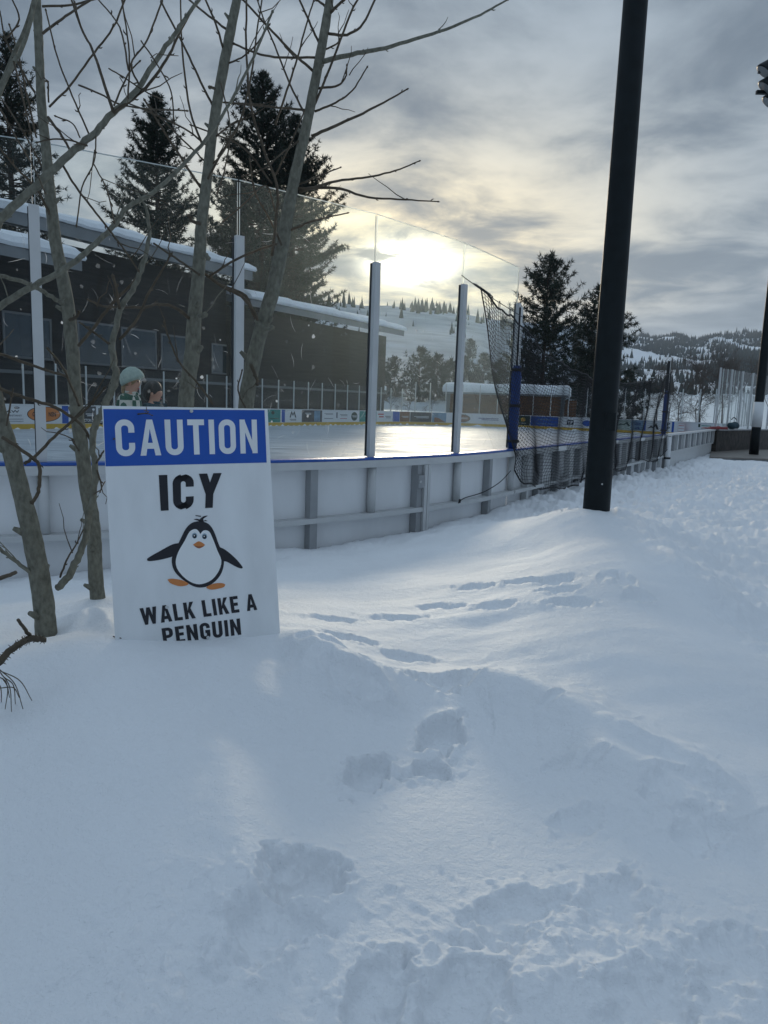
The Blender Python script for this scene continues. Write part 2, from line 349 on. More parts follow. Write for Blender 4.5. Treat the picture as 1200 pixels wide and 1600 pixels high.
ridges = [  # pixel polyline, crest height, far-side width, near-side width
 ([(432,1000),(470,1012),(520,1045),(580,1068),(680,1072),(760,1088),(860,1118),(930,1160),(1010,1192)], .045, .26, .13),
 ([(430,1062),(500,1068),(570,1090),(640,1105)], .035, .2, .08),
 ([(640,1120),(740,1102),(815,1110),(880,1150),(950,1215),(1020,1255),(1090,1268),(1170,1300)], .05, .30, .20),
 ([(930,1150),(985,1172),(1040,1185),(1100,1222),(1180,1250)], .035, .2, .07),
 ([(205,1262),(250,1185),(320,1120),(380,1105),(440,1112),(520,1135)], .03, .22, .14),
 ([(330,1130),(360,1210),(370,1290),(395,1370),(420,1400)], .022, .16, .10),
 ([(100,985),(140,962),(165,975),(185,998)], .035, .12, .06),
 ([(1010,835),(1060,890),(1110,930),(1180,985)], .05, .30, .12),
 ([(560,985),(640,975),(740,962),(830,945),(910,955)], .014, .2, .12),
 ([(880,1205),(960,1215),(1050,1240),(1130,1300),(1190,1330)], .03, .25, .1),
 ([(520,1545),(600,1520),(700,1560),(820,1545),(860,1500),(930,1530),(1020,1490),(1100,1500),(1190,1480)], .014, .12, .08)]
prints = [  # pixel, length, width, depth, heading(rad), roughness
 (690,1152,.26,.14,.085,1.2,.5),(670,1205,.14,.10,.05,.3,.9),(575,1212,.22,.13,.075,1.0,.8),(480,1372,.20,.15,.085,.2,.6),(415,1450,.20,.16,.06,.9,1.),(590,1560,.24,.13,.08,1.2,1.),
 (720,1570,.22,.16,.07,.7,1.),(690,1085,.30,.12,.05,.1,.7),(560,1082,.24,.12,.05,.2,.6),(545,1030,.34,.15,.06,.0,.4),(640,1030,.26,.12,.05,.1,.8),(745,918,.30,.13,.07,.3,.4),
 (815,908,.30,.13,.07,.2,.4),(872,905,.30,.14,.08,.4,.3),(873,921,.26,.13,.08,.1,.3),(892,941,.30,.14,.09,.2,.3),(770,950,.28,.14,.06,.3,.7),
 (620,966,.30,.12,.05,.1,.6),(520,969,.28,.12,.05,.2,.5),(690,948,.26,.12,.05,.1,.8),(975,905,.32,.15,.06,1.4,.4),(1000,935,.22,.13,.05,.5,.7),
 (950,900,.26,.12,.05,.9,.6),(540,998,.25,.12,.05,.2,.6),(1070,1260,.30,.18,.035,.4,.5),(1090,1310,.22,.14,.03,.8,.5),(900,1290,.20,.12,.02,.8,.5),(860,1130,.14,.04,.02,.6,.3),(870,1205,.12,.04,.02,.2,.3),(930,1215,.12,.04,.02,.4,.3),
 (250,1440,.28,.2,.018,.9,.3),(330,1480,.3,.2,.02,.4,.4),(800,1440,.25,.15,.05,.7,1.),(960,1420,.25,.14,.05,.9,1.),(1150,1500,.25,.16,.05,.4,1.),(1010,1560,.22,.15,.05,.4,1.),(150,1560,.24,.15,.016,.2,.3),(350,1570,.25,.17,.02,1.2,.4)]
_ob = {}
def ob_(p):
    if p not in _ob: _ob[p] = on_base(*p)[:2]
    return _ob[p]
def detail_z(x, y, fine=True):
    z = np.zeros(x.shape); m = (y > .5) & (y < 24) & (abs(x) < 14)
    if not m.any(): return z
    X = x[m]; Y = y[m]; h = np.zeros(X.shape)
    wob = fbm(X*5, Y*5, 3)
    for P, hc, wf, wn in ridges:
        Q2 = [ob_(p) for p in P]; Q2 = smoothline(np.c_[Q2, np.zeros(len(Q2))], 4)[:, :2]
        d, sg, t = poly_dist(X, Y, Q2); fade = np.clip(np.minimum(t, 1-t)*5, 0, 1); d = d*(1+.35*wob)
        w = np.where(sg > 0, wf, wn); h += 1.25*hc*fade*np.clip(1-(d/(np.where(sg > 0, 2.3, 1.6)*w))**2, 0, 1)**1.5*(np.exp(-(d/w)**np.where(sg > 0, 1.15, 1.5)) - np.where(sg > 0, .2*np.exp(-((d-1.5*wf)/(.7*wf))**2), 0))
    dist = np.zeros(X.shape)
    for px, py, l, w, dep, a, ro in prints:
        l, w, dep = l*.85, w*.85, dep*(.45 if py > 1400 else .72 if py > 1040 else .45)
        ro = ro*.7 if py > 1040 else ro*.5
        c = ob_((px, py)); dx, dy = X-c[0], Y-c[1]; k = np.hypot(dx, dy) < l*2.2
        if not k.any(): continue
        u = (dx[k]*math.cos(a)+dy[k]*math.sin(a))/(l*.5); v = (-dx[k]*math.sin(a)+dy[k]*math.cos(a))/(w*.5)
        nz = fbm(X[k]*14+px, Y[k]*14, 3); q = np.sqrt(u*u+v*v)*(1+(.25+.55*ro)*nz)
        h[k] += -dep*1/(1+np.exp((q-1)*6.5)) + dep*.22*np.exp(-((q-1.35)/.28)**2)*(1+1.5*nz) + .016*ro*nz*np.exp(-(q/1.8)**4) + .03*ro*np.clip(fbm(X[k]*20+1, Y[k]*20, 2)-.12, 0, 1)*np.exp(-(q/2.1)**4)
        dist[k] = np.maximum(dist[k], np.exp(-(q/2.2)**2)*ro)
    # churned snow: bottom of the frame, the trampled path on the right, along the boards
    fx = 600+FPX*X/np.maximum(Y, .3)
    low = np.clip((1.66-Y)/.3, 0, 1)*np.clip((X+.02)/.25, .04, 1)
    pathw = np.clip((X-np.where(Y < 7, 1.85+.25*np.clip(4-Y, 0, 3), 1.4))/.35, 0, 1)*np.clip((Y-2.2)/1.0, 0, 1)
    u = X*D2[0]+Y*D2[1]; v = X*N2[0]+Y*N2[1]
    bd = np.where(u > UA, V0-v, np.hypot(u-UA, v-V0-RR)-RR)
    along = np.exp(-((bd-.45)/.55)**2)
    rough = np.maximum.reduce([low, pathw*.7, along*.9, dist*.5])
    n = fbm(X*7, Y*7, 4); n2 = fbm(X*12+4, Y*12, 3); h += rough*(.016*n + .03*np.clip(n2-.05, 0, 1)**1.3*np.clip(.5+fbm(X*2.5+3, Y*2.5, 2)*2, 0, 1)) + 1.35*pathw*(1+np.clip((Y-6)/6, 0, 1.6))*(.035*fbm(X*3.4, Y*2.6, 3)+.022*fbm(X*8+5, Y*6, 3))
    h += pathw*.03*fbm(X*1.3, Y*1.3, 2) + along*.05*fbm(X*2, Y*2, 2)
    h += .022*fbm(X*1.5+9, Y*1.5, 2) + .012*fbm(X*1.3+Y*.6, (Y-.5*X)*4.5, 2)*np.clip((Y-1.8)/1.2, 0, 1) + .003*fbm(X*18, Y*18, 2)*(.3+rough)
    # drift skirt against trunks, pole and sign, moat where wind scoured
    for (px, py, Yd, hh, w) in ((929, 800, 6.8, .03, .5), (72, 985, 2.95, -.03, .1), (152, 940, 3.4, .02, .1)):
        c = at(px, py, Yd); h += hh*np.exp(-((X-c[0])**2+(Y-c[1])**2)/w**2)
    z[m] = h; return z
# distant relief: elevation tangent as a function of image column
SKY_PX = np.array([-900, -200, 300, 520, 560, 600, 650, 700, 760, 830, 900, 985, 1010, 1035, 1070, 1100, 1140, 1180, 1400, 2200])
SKY_PY = np.array([470, 465, 468, 476, 481, 480, 484, 489, 499, 508, 514, 527, 531, 528, 533, 527, 523, 526, 520, 560])
def hill_z(x, y):
    r = np.hypot(x, y); px = 600+FPX*x/np.maximum(y, 1e-3); px = np.where(y > 1, np.clip(px, -900, 2200), np.where(x < 0, -900, 2200))
    hor = 631+.035*(px-600); e = (hor-np.interp(px, SKY_PX, SKY_PY))/FPX/np.sqrt(1+((px-600)/FPX)**2)
    rn = np.interp(px, [-900, 760, 930, 2200], [620, 620, 2300, 2400])      # ridge distance
    r0 = np.interp(px, [-900, 740, 930, 2200], [70, 70, 300, 300])
    t = np.clip((r-r0)/(rn-r0), 0, 1); prof = np.where(t < 1, t**1.5, 1)
    up = e*rn*prof; back = np.clip((r-rn)/rn, 0, 1); up = up*(1-back**2*.75)
    ang = np.arctan2(x, np.maximum(y, 1)); n = fbm(x/140., y/140., 5)*.10 + fbm(x/45., y/45., 3)*.02
    rug = np.where(px > 880, 1.5, .7); up = up*(1 + n*rug*(.3+.7*np.sin(np.clip(t, 0, 1)*math.pi)))
    far = np.where(y > 1, 1, 0)*np.clip((y-30)/40, 0, 1)
    return up*far
def ground_z(x, y, det=True):
    x = np.asarray(x, float); y = np.asarray(y, float)
    z = base_z(x, y)
    if det: z = z + detail_z(x, y)
    r = np.hypot(x, y); z = z + np.where((r > 14) & (r < 90), .08*fbm(x*.5, y*.5, 3)+.07*fbm(x*1.9, y*1.3, 4), 0) + hill_z(x, y)
    u = x*D2[0]+y*D2[1]; v = x*N2[0]+y*N2[1]-V0; u = u-(UA-RR); Lu = U1-UA+RR     # sink beneath the ice sheet
    dx = np.maximum(np.maximum(RR-u, u-(Lu-RR)), 0); dy = np.maximum(np.maximum(RR-v, v-(RW-RR)), 0)
    inside = RR-np.hypot(dx, dy)
    w = np.clip((inside+.02)/.2, 0, 1); z = z*(1-w) + (-.25)*w
    k = (inside <= 0) & (inside > -4) & (r > 25); z = np.where(k, np.maximum(z, .05), z)
    return z
th = np.concatenate([np.linspace(-math.pi, -.62, 60, endpoint=False), np.linspace(-.62, .62, 760, endpoint=False), np.linspace(.62, math.pi, 61)])
rr = np.concatenate([[.05, .3, .6], 1/np.linspace(1/.85, 1/9.5, 640), np.geomspace(9.8, 90, 230), np.geomspace(95, 6500, 130)])
TT, RRg = np.meshgrid(th, rr); GX = RRg*np.sin(TT); GY = RRg*np.cos(TT); GZ = ground_z(GX, GY)
nT = len(th); nR = len(rr); idx = np.arange(nT*nR).reshape(nR, nT)
Fq = np.stack([idx[:-1, :-1], idx[:-1, 1:], idx[1:, 1:], idx[1:, :-1]], -1).reshape(-1, 4)
cxy = (GX[:-1, :-1]+GX[1:, 1:])/2, (GY[:-1, :-1]+GY[1:, 1:])/2
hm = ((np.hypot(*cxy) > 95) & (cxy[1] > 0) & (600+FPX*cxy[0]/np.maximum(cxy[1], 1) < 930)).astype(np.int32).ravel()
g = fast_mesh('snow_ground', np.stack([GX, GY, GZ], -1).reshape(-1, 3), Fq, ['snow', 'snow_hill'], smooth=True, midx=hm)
tag(g, 'deep white snow with drifts, ridges and footprints, hills rising behind', 'ground', kind='structure')
def gz(x, y): return float(ground_z(np.array([x]), np.array([y]))[0])

# ice sheet
mb = MB(); S = np.linspace(0, LOOP, 240, endpoint=False); ring = [rp3(s, -.02, 0.0) for s in S]
c = uv((UA-RR+U1)/2, V0+RW/2); mb.add([[c[0], c[1], 0]]+ring, [(0, 1+i, 1+(i+1) % 240) for i in range(240)])
tag(mb.build('ice', 'ice'), 'grey skated ice sheet of the rink', 'ice', kind='structure')

# ------------------------------------------------------------------ rink barrier
CAP = 1.07
def run(s0, s1, step=.25):
    n = max(2, int(abs(s1-s0)/step)+1); return np.linspace(s0, s1, n)
def band(mb, s0, s1, o0, o1, z0, z1, step=.25):
    S = run(s0, s1, step); mb.sweep([[rp3(s, o, z) for s in S] for o, z in ((o0, z0), (o1, z0), (o1, z1), (o0, z1))])
def axes(s):
    q, t, n = path(s); return [np.array([t[0], t[1], 0]), np.array([n[0], n[1], 0]), np.array([0, 0, 1.])]
def part(parent, name, m, fn, smooth=False, label=None):
    mb = MB(); fn(mb); o = mb.build(name, m, parent, smooth)
    if label: o['label'] = label
    return o
def post(parent, s, z0, z1, w=.076, dep=.05, gasket=True, off=.0):
    a = axes(s); o = part(parent, 'support_post', 'alu', lambda b: b.box(rp3(s, off, (z0+z1)/2), a, (w, dep, z1-z0)))
    if gasket: part(o, 'gasket', 'gasket', lambda b: b.box(rp3(s, off-dep/2-.012, (z0+z1)/2) - a[0]*(w/2-.004), a, (.022, .022, z1-z0-.02)))
    return o
PX_POST = [65, 370, 577, 710, 795]; SP = [s_near(p) for p in PX_POST]
SP = [SP[0]-1.55*k for k in (3, 2, 1)] + SP
s_end = SP[-1]; s_net = s_near(1034); s_gate = s_near(1116)
nb = thing('rink_barrier', rp3(SP[4], 0, 0), 'white rink boards with blue cap and tall clear panes, curving behind the caution sign', 'rink boards')
S0 = SP[0]
part(nb, 'board_panel', 'white', lambda b: band(b, S0, s_end, -.03, .0, .0, .985))
part(nb, 'kickplate', 'yellow', lambda b: band(b, S0, s_end, -.045, -.032, .0, .2))
part(nb, 'top_rail', 'alu', lambda b: band(b, S0, s_end, -.032, .115, .985, 1.058))
part(nb, 'cap_rail', 'blue_cap', lambda b: band(b, S0, s_end, -.045, .09, 1.06, 1.085))
part(nb, 'shelf_rail', 'alu', lambda b: band(b, S0, s_end, .003, .115, .455, .505))
for k, s in enumerate(SP):
    post(nb, s, 1.087, 1.085+1.96, off=.02)
    a = axes(s); part(nb, 'lower_post', 'alu', lambda b: b.tube([rp3(s, .052, .507), rp3(s, .052, .983)], .045, 12), True)
for k in range(len(SP)-1):                       # frame uprights between the posts, every other one doubled with a latch box
    s = (SP[k]+SP[k+1])/2
    if k % 2 == 1:
        for o, w, m in ((-.05, .085, 'alu_dark'), (.028, .05, 'alu'), (.085, .045, 'alu')):
            part(nb, 'frame_upright', m, lambda b: b.box(rp3(s+o, .062 if m == 'alu' else .05, .4915), axes(s), (w, .125 if m == 'alu' else .09, .983)))
        lb = part(nb, 'latch_box', 'alu_dark', lambda b: b.box(rp3(s-.055, .112, .80), axes(s), (.10, .03, .14)))
        part(lb, 'bolt', 'alu', lambda b: b.tube([rp3(s-.085, .127, .80), rp3(s-.085, .14, .80)], .014, 8))
    else:
        part(nb, 'frame_upright', 'alu_dark', lambda b: b.box(rp3(s, .05, .4915), axes(s), (.085, .09, .983)))
def bez(p0, p1, p2, n=14):
    t = np.linspace(0, 1, n)[:, None]; return (1-t)**2*p0 + 2*t*(1-t)*p1 + t*t*p2
def pane(parent, sa, sb, z0, z1, mt='glass', th_=.012, off=.0, edge=True):
    A = rp3(sa, off, 0); B = rp3(sb, off, 0); t = (B-A)/np.linalg.norm(B-A); A = A + t*.012; B = B - t*.012; n = np.array([t[1], -t[0], 0]); L_ = np.linalg.norm(B-A)
    cz = (z0+z1)/2; mid = (A+B)/2 + np.array([0, 0, cz]); ax = [t, n, np.array([0, 0, 1.])]
    o = part(parent, 'glass_pane', mt, lambda b: b.box(mid, ax, (L_, th_, z1-z0)))
    if edge:
        def eg(b):
            b.box(mid + np.array([0, 0, (z1-z0)/2+.003]), ax, (L_+.01, .011, .006))
            for q in (-1, 1): b.box(mid + t*q*(L_/2+.002) + np.array([0, 0, .86]), ax, (.004, .011, z1-z0-1.75))
        part(o, 'pane_edge', 'edge', eg)
    return o, A, t, n, L_, z0, z1
def scratches(info, n_deep, n_soft, sc=1.0, zmax=None):
    o, A, t, n, L_, z0, z1 = info
    for nm, mt, cnt, w in (('scratch', 'scuff', n_deep, .0035), ('scuff_mark', 'scuff_soft', n_soft, .006)):
        mb = MB()
        for i in range(cnt):
            x = random.uniform(.05, L_-.05); z = z0 + (z1-z0)*min(.98, random.betavariate(1.1, 2.2)); ln = random.uniform(.02, .16)*sc*(1 if nm == 'scratch' else 1.6)
            a = random.choice([random.gauss(1.57, .35), random.gauss(-.45, .5), random.uniform(0, 3.1)])
            p0 = np.array([x, z]); p2 = p0 + ln*np.array([math.cos(a), math.sin(a)]); p1 = (p0+p2)/2 + ln*random.uniform(-.3, .3)*np.array([-math.sin(a), math.cos(a)])
            C2 = bez(p0, p1, p2, 9); d = np.gradient(C2, axis=0); d /= np.linalg.norm(d, axis=1)[:, None]; nn = np.c_[-d[:, 1], d[:, 0]]
            ww = w*random.uniform(.3, 1.1)*np.sin(np.linspace(.15, 3.0, 9))
            ok = lambda q: (0 < q[0] < L_) and (z0 < q[1] < z1)
            if not all(ok(q) for q in C2): continue
            to3 = lambda q: A + t*q[0] + n*(.0085+.0001*(i % 9)) + np.array([0, 0, q[1]])
            mb.strip([to3(q) for q in C2+nn*ww[:, None]/2], [to3(q) for q in C2-nn*ww[:, None]/2])
        for i in range(cnt//5 if nm == 'scratch' else cnt//3):   # puck bruises
            x = random.uniform(.1, L_-.1); z = random.uniform(z0+.1, z0+(z1-z0)*.7); r = random.uniform(.006, .02)*sc; k = 9
            V = [A + t*(x+r*random.uniform(.6, 1.2)*math.cos(q)) + n*.0096 + np.array([0, 0, z+1.1*r*random.uniform(.6, 1.2)*math.sin(q)]) for q in np.linspace(0, 6.28, k, endpoint=False)]
            mb.add(V, [tuple(range(k))])
        if mb.n: mb.build(nm, mt, o)
for k in range(len(SP)-1):
    info = pane(nb, SP[k], SP[k+1], 1.087, CAP+2.44, off=.0)
    if k >= 2: scratches(info, (34, 60, 40, 26, 20)[min(4, k-2)], (60, 90, 70, 50, 40)[min(4, k-2)])
# opening with the safety net, low boards only
ob = thing('rink_barrier', rp3((s_end+s_net)/2, 0, 0), 'low stretch of rink boards behind the draped black net, without panes', 'rink boards')
part(ob, 'board_panel', 'white', lambda b: band(b, s_end+.05, s_net, -.03, 0, 0, .985, 1))
part(ob, 'kickplate', 'yellow', lambda b: band(b, s_end+.05, s_net, -.045, -.032, 0, .2, 1))
part(ob, 'top_rail', 'alu', lambda b: band(b, s_end+.05, s_net, -.032, .115, .985, 1.058, 1))
part(ob, 'cap_rail', 'blue_cap', lambda b: band(b, s_end+.05, s_net, -.045, .09, 1.06, 1.085, 1))
part(ob, 'shelf_rail', 'alu', lambda b: band(b, s_end+.05, s_net, .003, .115, .455, .505, 1))
s = s_end+.62; k = 0
while s < s_net-.2:
    part(ob, 'frame_upright', 'alu_dark' if k % 3 else 'alu', lambda b: b.box(rp3(s, .05, .4915), axes(s), (.16 if k % 2 else .09, .09, .983))); s += (.55, .85, .72)[k % 3]; k += 1
# gate stretch
gb = thing('rink_gate', rp3((s_net+s_gate)/2, 0, 0), 'grey aluminium gate stretch of the boards between blue padded post and wooden deck', 'rink gate')
part(gb, 'board_panel', 'alu', lambda b: band(b, s_net+.05, s_gate, -.03, 0, 0, 1.03, 1))
part(gb, 'cap_rail', 'alu', lambda b: band(b, s_net+.05, s_gate, -.05, .12, 1.032, 1.085, 1))
part(gb, 'shelf_rail', 'alu', lambda b: band(b, s_net+.4, s_gate, .003, .06, .52, .565, 1))
s = s_net+.5; k = 0
while s < s_gate:
    part(gb, 'frame_upright', ('alu_dark', 'alu')[k % 2], lambda b: b.box(rp3(s, .04, .80), axes(s), (.16 if k % 2 else .12, .07, .45))); s += .62; k += 1
for s in (s_net+.12, s_gate-.1): part(gb, 'gate_post', 'alu_dark', lambda b: b.box(rp3(s, .05, .514), axes(s), (.2, .16, 1.028)))
lt = part(gb, 'latch', 'metal_dark', lambda b: (b.tube([rp3(s_net+.75, .10, .60), rp3(s_net+.75, .10, .92)], .025, 8), b.tube([rp3(s_net+.55, .115, .74), rp3(s_net+1.0, .115, .74)], .02, 8)))

# net posts with blue pads
def net_post(s, px_label, ztop, pad0, pad1, label):
    t = thing('net_post', rp3(s, .04, 0), label, 'post', 'padded net posts')
    part(t, 'pole', 'alu', lambda b: b.box(rp3(s, .03, (1.09+ztop)/2), axes(s), (.085, .07, ztop-1.09)))
    part(t, 'gasket', 'gasket', lambda b: b.box(rp3(s, .03, (1.09+ztop)/2)-axes(s)[0]*.05, axes(s), (.014, .075, ztop-1.12)))
    def padf(b):
        Sx = np.linspace(0, 2*math.pi, 20, endpoint=False); zz = np.linspace(pad0, pad1, 9); V = []
        for i, z in enumerate(zz):
            r = .086 + .005*math.sin(i*2.1) - (.012 if i in (0, 8) else 0)
            V += [rp3(s, .04, z) + axes(s)[0]*r*np.cos(q)*.92 + axes(s)[1]*r*np.sin(q)*.8 for q in Sx]
        Fs = [(i*20+j, i*20+(j+1) % 20, (i+1)*20+(j+1) % 20, (i+1)*20+j) for i in range(8) for j in range(20)]
        b.add(V, Fs+[tuple(range(19, -1, -1)), tuple(160+j for j in range(20))])
    pd = part(t, 'pad', 'pad', padf, True)
    for z in np.linspace(pad0+.1, pad1-.06, 3):
        part(pd, 'strap', 'gasket', lambda b: b.tube([rp3(s, .04, z-.02), rp3(s, .04, z+.02)], .09, 20), True)
    return t
net_post(s_end+.02, 795, 3.0, 1.09, 2.22, 'blue padded net post at the right end of the clear panes')
net_post(s_net, 1034, 3.05, 1.09, 2.25, 'blue padded net post beside the grey gate')
part_t = thing('door_jamb', rp3(s_net, .2, 0), 'short white upright at the foot of the blue padded post beside the gate', 'post')
part(part_t, 'upright', 'white', lambda b: b.tube([rp3(s_net-.02, .2, 0), rp3(s_net-.02, .2, 1.02)], .07, 12), True)
part(part_t, 'collar', 'gasket', lambda b: b.tube([rp3(s_net-.02, .2, .42), rp3(s_net-.02, .2, .47)], .085, 12), True)

# safety net
sL = s_near(721); nt_ = thing('safety_net', rp3(s_end, .18, 0), 'black mesh safety net sagging between two blue padded posts and draped over the boards', 'net')
def net_top(s):
    xs = [sL, sL+.25*(s_end-sL), sL+.46*(s_end-sL), sL+.62*(s_end-sL), sL+.75*(s_end-sL), s_end, s_end+1.2, s_end+3.4, s_end+6, s_net-1.5, s_net]
    return np.interp(s, xs, [3.02, 2.84, 2.80, 2.82, 2.76, 2.66, 2.40, 2.20, 2.22, 2.48, 2.80])
def net_bot(s):
    return np.interp(s, [sL, s_end-.05, s_end+.2, s_end+1.2, s_end+2.4, s_end+3.8, s_end+5.2, s_end+6.6, s_end+7.3, s_net-1, s_net], [1.15, .80, .62, .45, .36, .42, .50, .40, .62, .40, .7])
nA, nB = 205, 42
GA, GB = np.meshgrid(np.linspace(0, 1, nA), np.linspace(0, 1, nB)); NV = np.zeros((nB, nA, 3))
for j in range(nB):
    b_ = j/(nB-1)
    for i in range(nA):
        a_ = i/(nA-1); left = sL + (s_end-.08-sL)*min(1, b_*1.1)**1.7
        sx = left + (s_net-left)*a_; st = sL + (s_net-sL)*a_
        z = net_top(sx if b_ > .1 else st*(1-b_*10)+sx*b_*10)*(1-b_) + net_bot(sx)*b_
        off = .15 + .03*math.sin(a_*60+b_*5) + .025*math.sin(a_*23+b_*9)
        NV[j, i] = rp3(sx, off, z + .012*math.sin(a_*190+b_*3)*(1-b_) - .02*math.sin(a_*75)*b_)
def strands(P, r):
    out_v = []; out_f = []; o = 0
    for line in P:
        T = np.gradient(line, axis=0); T /= np.linalg.norm(T, axis=1)[:, None]+1e-9
        A = np.cross(T, [.2, .3, .93]); A /= np.linalg.norm(A, axis=1)[:, None]+1e-9; B = np.cross(T, A); n = len(line)
        V = np.stack([line + r*(math.cos(q)*A+math.sin(q)*B) for q in (0, 2.094, 4.189)], 1).reshape(-1, 3); out_v.append(V)
        i = np.arange(n-1)[:, None]*3
        for q in range(3): out_f.append(np.concatenate([i+q, i+(q+1) % 3, i+3+(q+1) % 3, i+3+q], 1)+o)
        o += len(V)
    return np.concatenate(out_v), np.concatenate(out_f)
V, Fx = strands([NV[:, i] for i in range(nA)] + [NV[j] for j in range(nB)], .0036)
fast_mesh('mesh', V, Fx, ['rope'], nt_)
part(nt_, 'top_rope', 'rope', lambda b: b.tube(NV[0][::2], .011, 6), True)
part(nt_, 'bottom_rope', 'rope', lambda b: b.tube(NV[-1][::2]+np.array([0, 0, -.01]), .011, 6), True)
part(nt_, 'side_rope', 'rope', lambda b: b.tube(NV[:, 0], .008, 6), True)
ca, cb = rp3(SP[-2]-.15, .07, 3.12), rp3(s_end, .09, 2.86)
part(nt_, 'cable', 'metal_dark', lambda b: b.tube([ca, (ca+cb)/2-np.array([0, 0, .02]), cb], .005, 6))
part(nt_, 'turnbuckle', 'metal_dark', lambda b: b.tube([ca+(cb-ca)*t for t in (.17, .2, .3, .42, .45)], [.006, .014, .016, .014, .006], 6))
for f in (.46, .58, .76):
    c = ca+(cb-ca)*f; tt = axes(s_end)[0]
    part(nt_, 'carabiner', 'metal_dark', lambda b: b.tube([c+tt*.022*math.cos(q)+np.array([0, 0, -.05+.055*math.sin(q)]) for q in np.linspace(0, 6.28, 13)], .005, 6))
# rope tied on the shelf
rt = thing('tie_rope', rp3(SP[-2], .13, .5), 'thin dark rope tied off on the shelf below the net', 'rope')
P = [rp3(s_near(x), .14, z) for x, z in ((706, .52), (715, .55), (735, .57), (750, .60), (770, .68), (785, .80))]
part(rt, 'line', 'rope', lambda b: b.tube(smoothline(P), .006, 6)); part(rt, 'knot', 'rope', lambda b: b.tube([P[0]+np.array([.01*math.sin(q*1.7), 0, .02*math.cos(q)]) for q in range(7)], .012, 6))

# ------------------------------------------------------------------ far side of the rink
fb = thing('rink_barrier', rp3(s_far(300), 0, 0), 'far white rink boards with advertising panels, yellow kickplate and glass posts across the ice', 'rink boards')
sF0, sF1 = s_gate+8, LOOP+S0
part(fb, 'board_panel', 'white', lambda b: band(b, sF0, sF1, -.0, .05, 0, 1.05, .5))
part(fb, 'cap_rail', 'white', lambda b: band(b, sF0, sF1, -.03, .1, 1.052, 1.085, .5))
part(fb, 'kickplate', 'yellow', lambda b: band(b, sF0, sF1, -.012, -.002, .004, .22, .5))
s = sF0+.3; k = 0; fp = []
while s < sF1-1: fp.append(s); s += 1.52 if s < LS+Q+LE+Q or s > LS*2+2*Q+LE else 1.6
fp_vis = [s for s in fp if -60 < proj(rp3(s, 0, 1.5))[0] < 1300 and rp3(s, 0, 0)[1] > 5]
for q, s in enumerate(fp_vis[:98]):
    end = LS+Q*.2 < s < LS+Q*1.8+LE; h = 2.44 if end else 1.83
    part(fb, 'glass_post', 'alu', lambda b: b.box(rp3(s, .04, 1.087+h/2), axes(s), (.07, .05, h)))
    if q+1 < len(fp_vis) and fp_vis[q+1]-s < 2: pane(fb, s, fp_vis[q+1], 1.09, 1.087+h, 'glass_far', .012, .02, False)
# adverts
_font_cache = {}
def text_mesh(txt, bold=.0, shear=0):
    key = (txt, bold, shear)
    if key not in _font_cache:
        cu = bpy.data.curves.new('t', 'FONT'); cu.body = txt; cu.align_x = 'CENTER'; cu.align_y = 'CENTER'; cu.offset = bold; cu.shear = shear; cu.resolution_u = 3
        obj_ = bpy.data.objects.new('t', cu); COL.objects.link(obj_); dg = bpy.context.evaluated_depsgraph_get(); me = bpy.data.meshes.new_from_object(obj_.evaluated_get(dg))
        V = np.array([v.co[:] for v in me.vertices]); Fs = [tuple(p.vertices) for p in me.polygons]
        bpy.data.objects.remove(obj_); bpy.data.curves.remove(cu); bpy.data.meshes.remove(me)
        V[:, :2] -= (V[:, :2].max(0)+V[:, :2].min(0))/2; _font_cache[key] = (V, Fs)
    return _font_cache[key]
def put_text(b, txt, o, X, Y, w, h, bold=.0, shear=0):     # fit the text into a w x h box on the plane (o, X, Y)
    V, Fs = text_mesh(txt, bold, shear); e = V[:, :2].max(0)-V[:, :2].min(0)
    b.add([o + X*v[0]/e[0]*w + Y*v[1]/e[1]*h for v in V], Fs)
def ellipse(b, o, X, Y, rx, ry, n=32): b.add([o+X*rx*math.cos(q)+Y*ry*math.sin(q) for q in np.linspace(0, 2*math.pi, n, endpoint=False)], [tuple(range(n))])
def quad(b, o, X, Y, w, h): b.add([o-X*w/2-Y*h/2, o+X*w/2-Y*h/2, o+X*w/2+Y*h/2, o-X*w/2+Y*h/2], [(0, 1, 2, 3)])
ZV = np.array([0, 0, 1.])
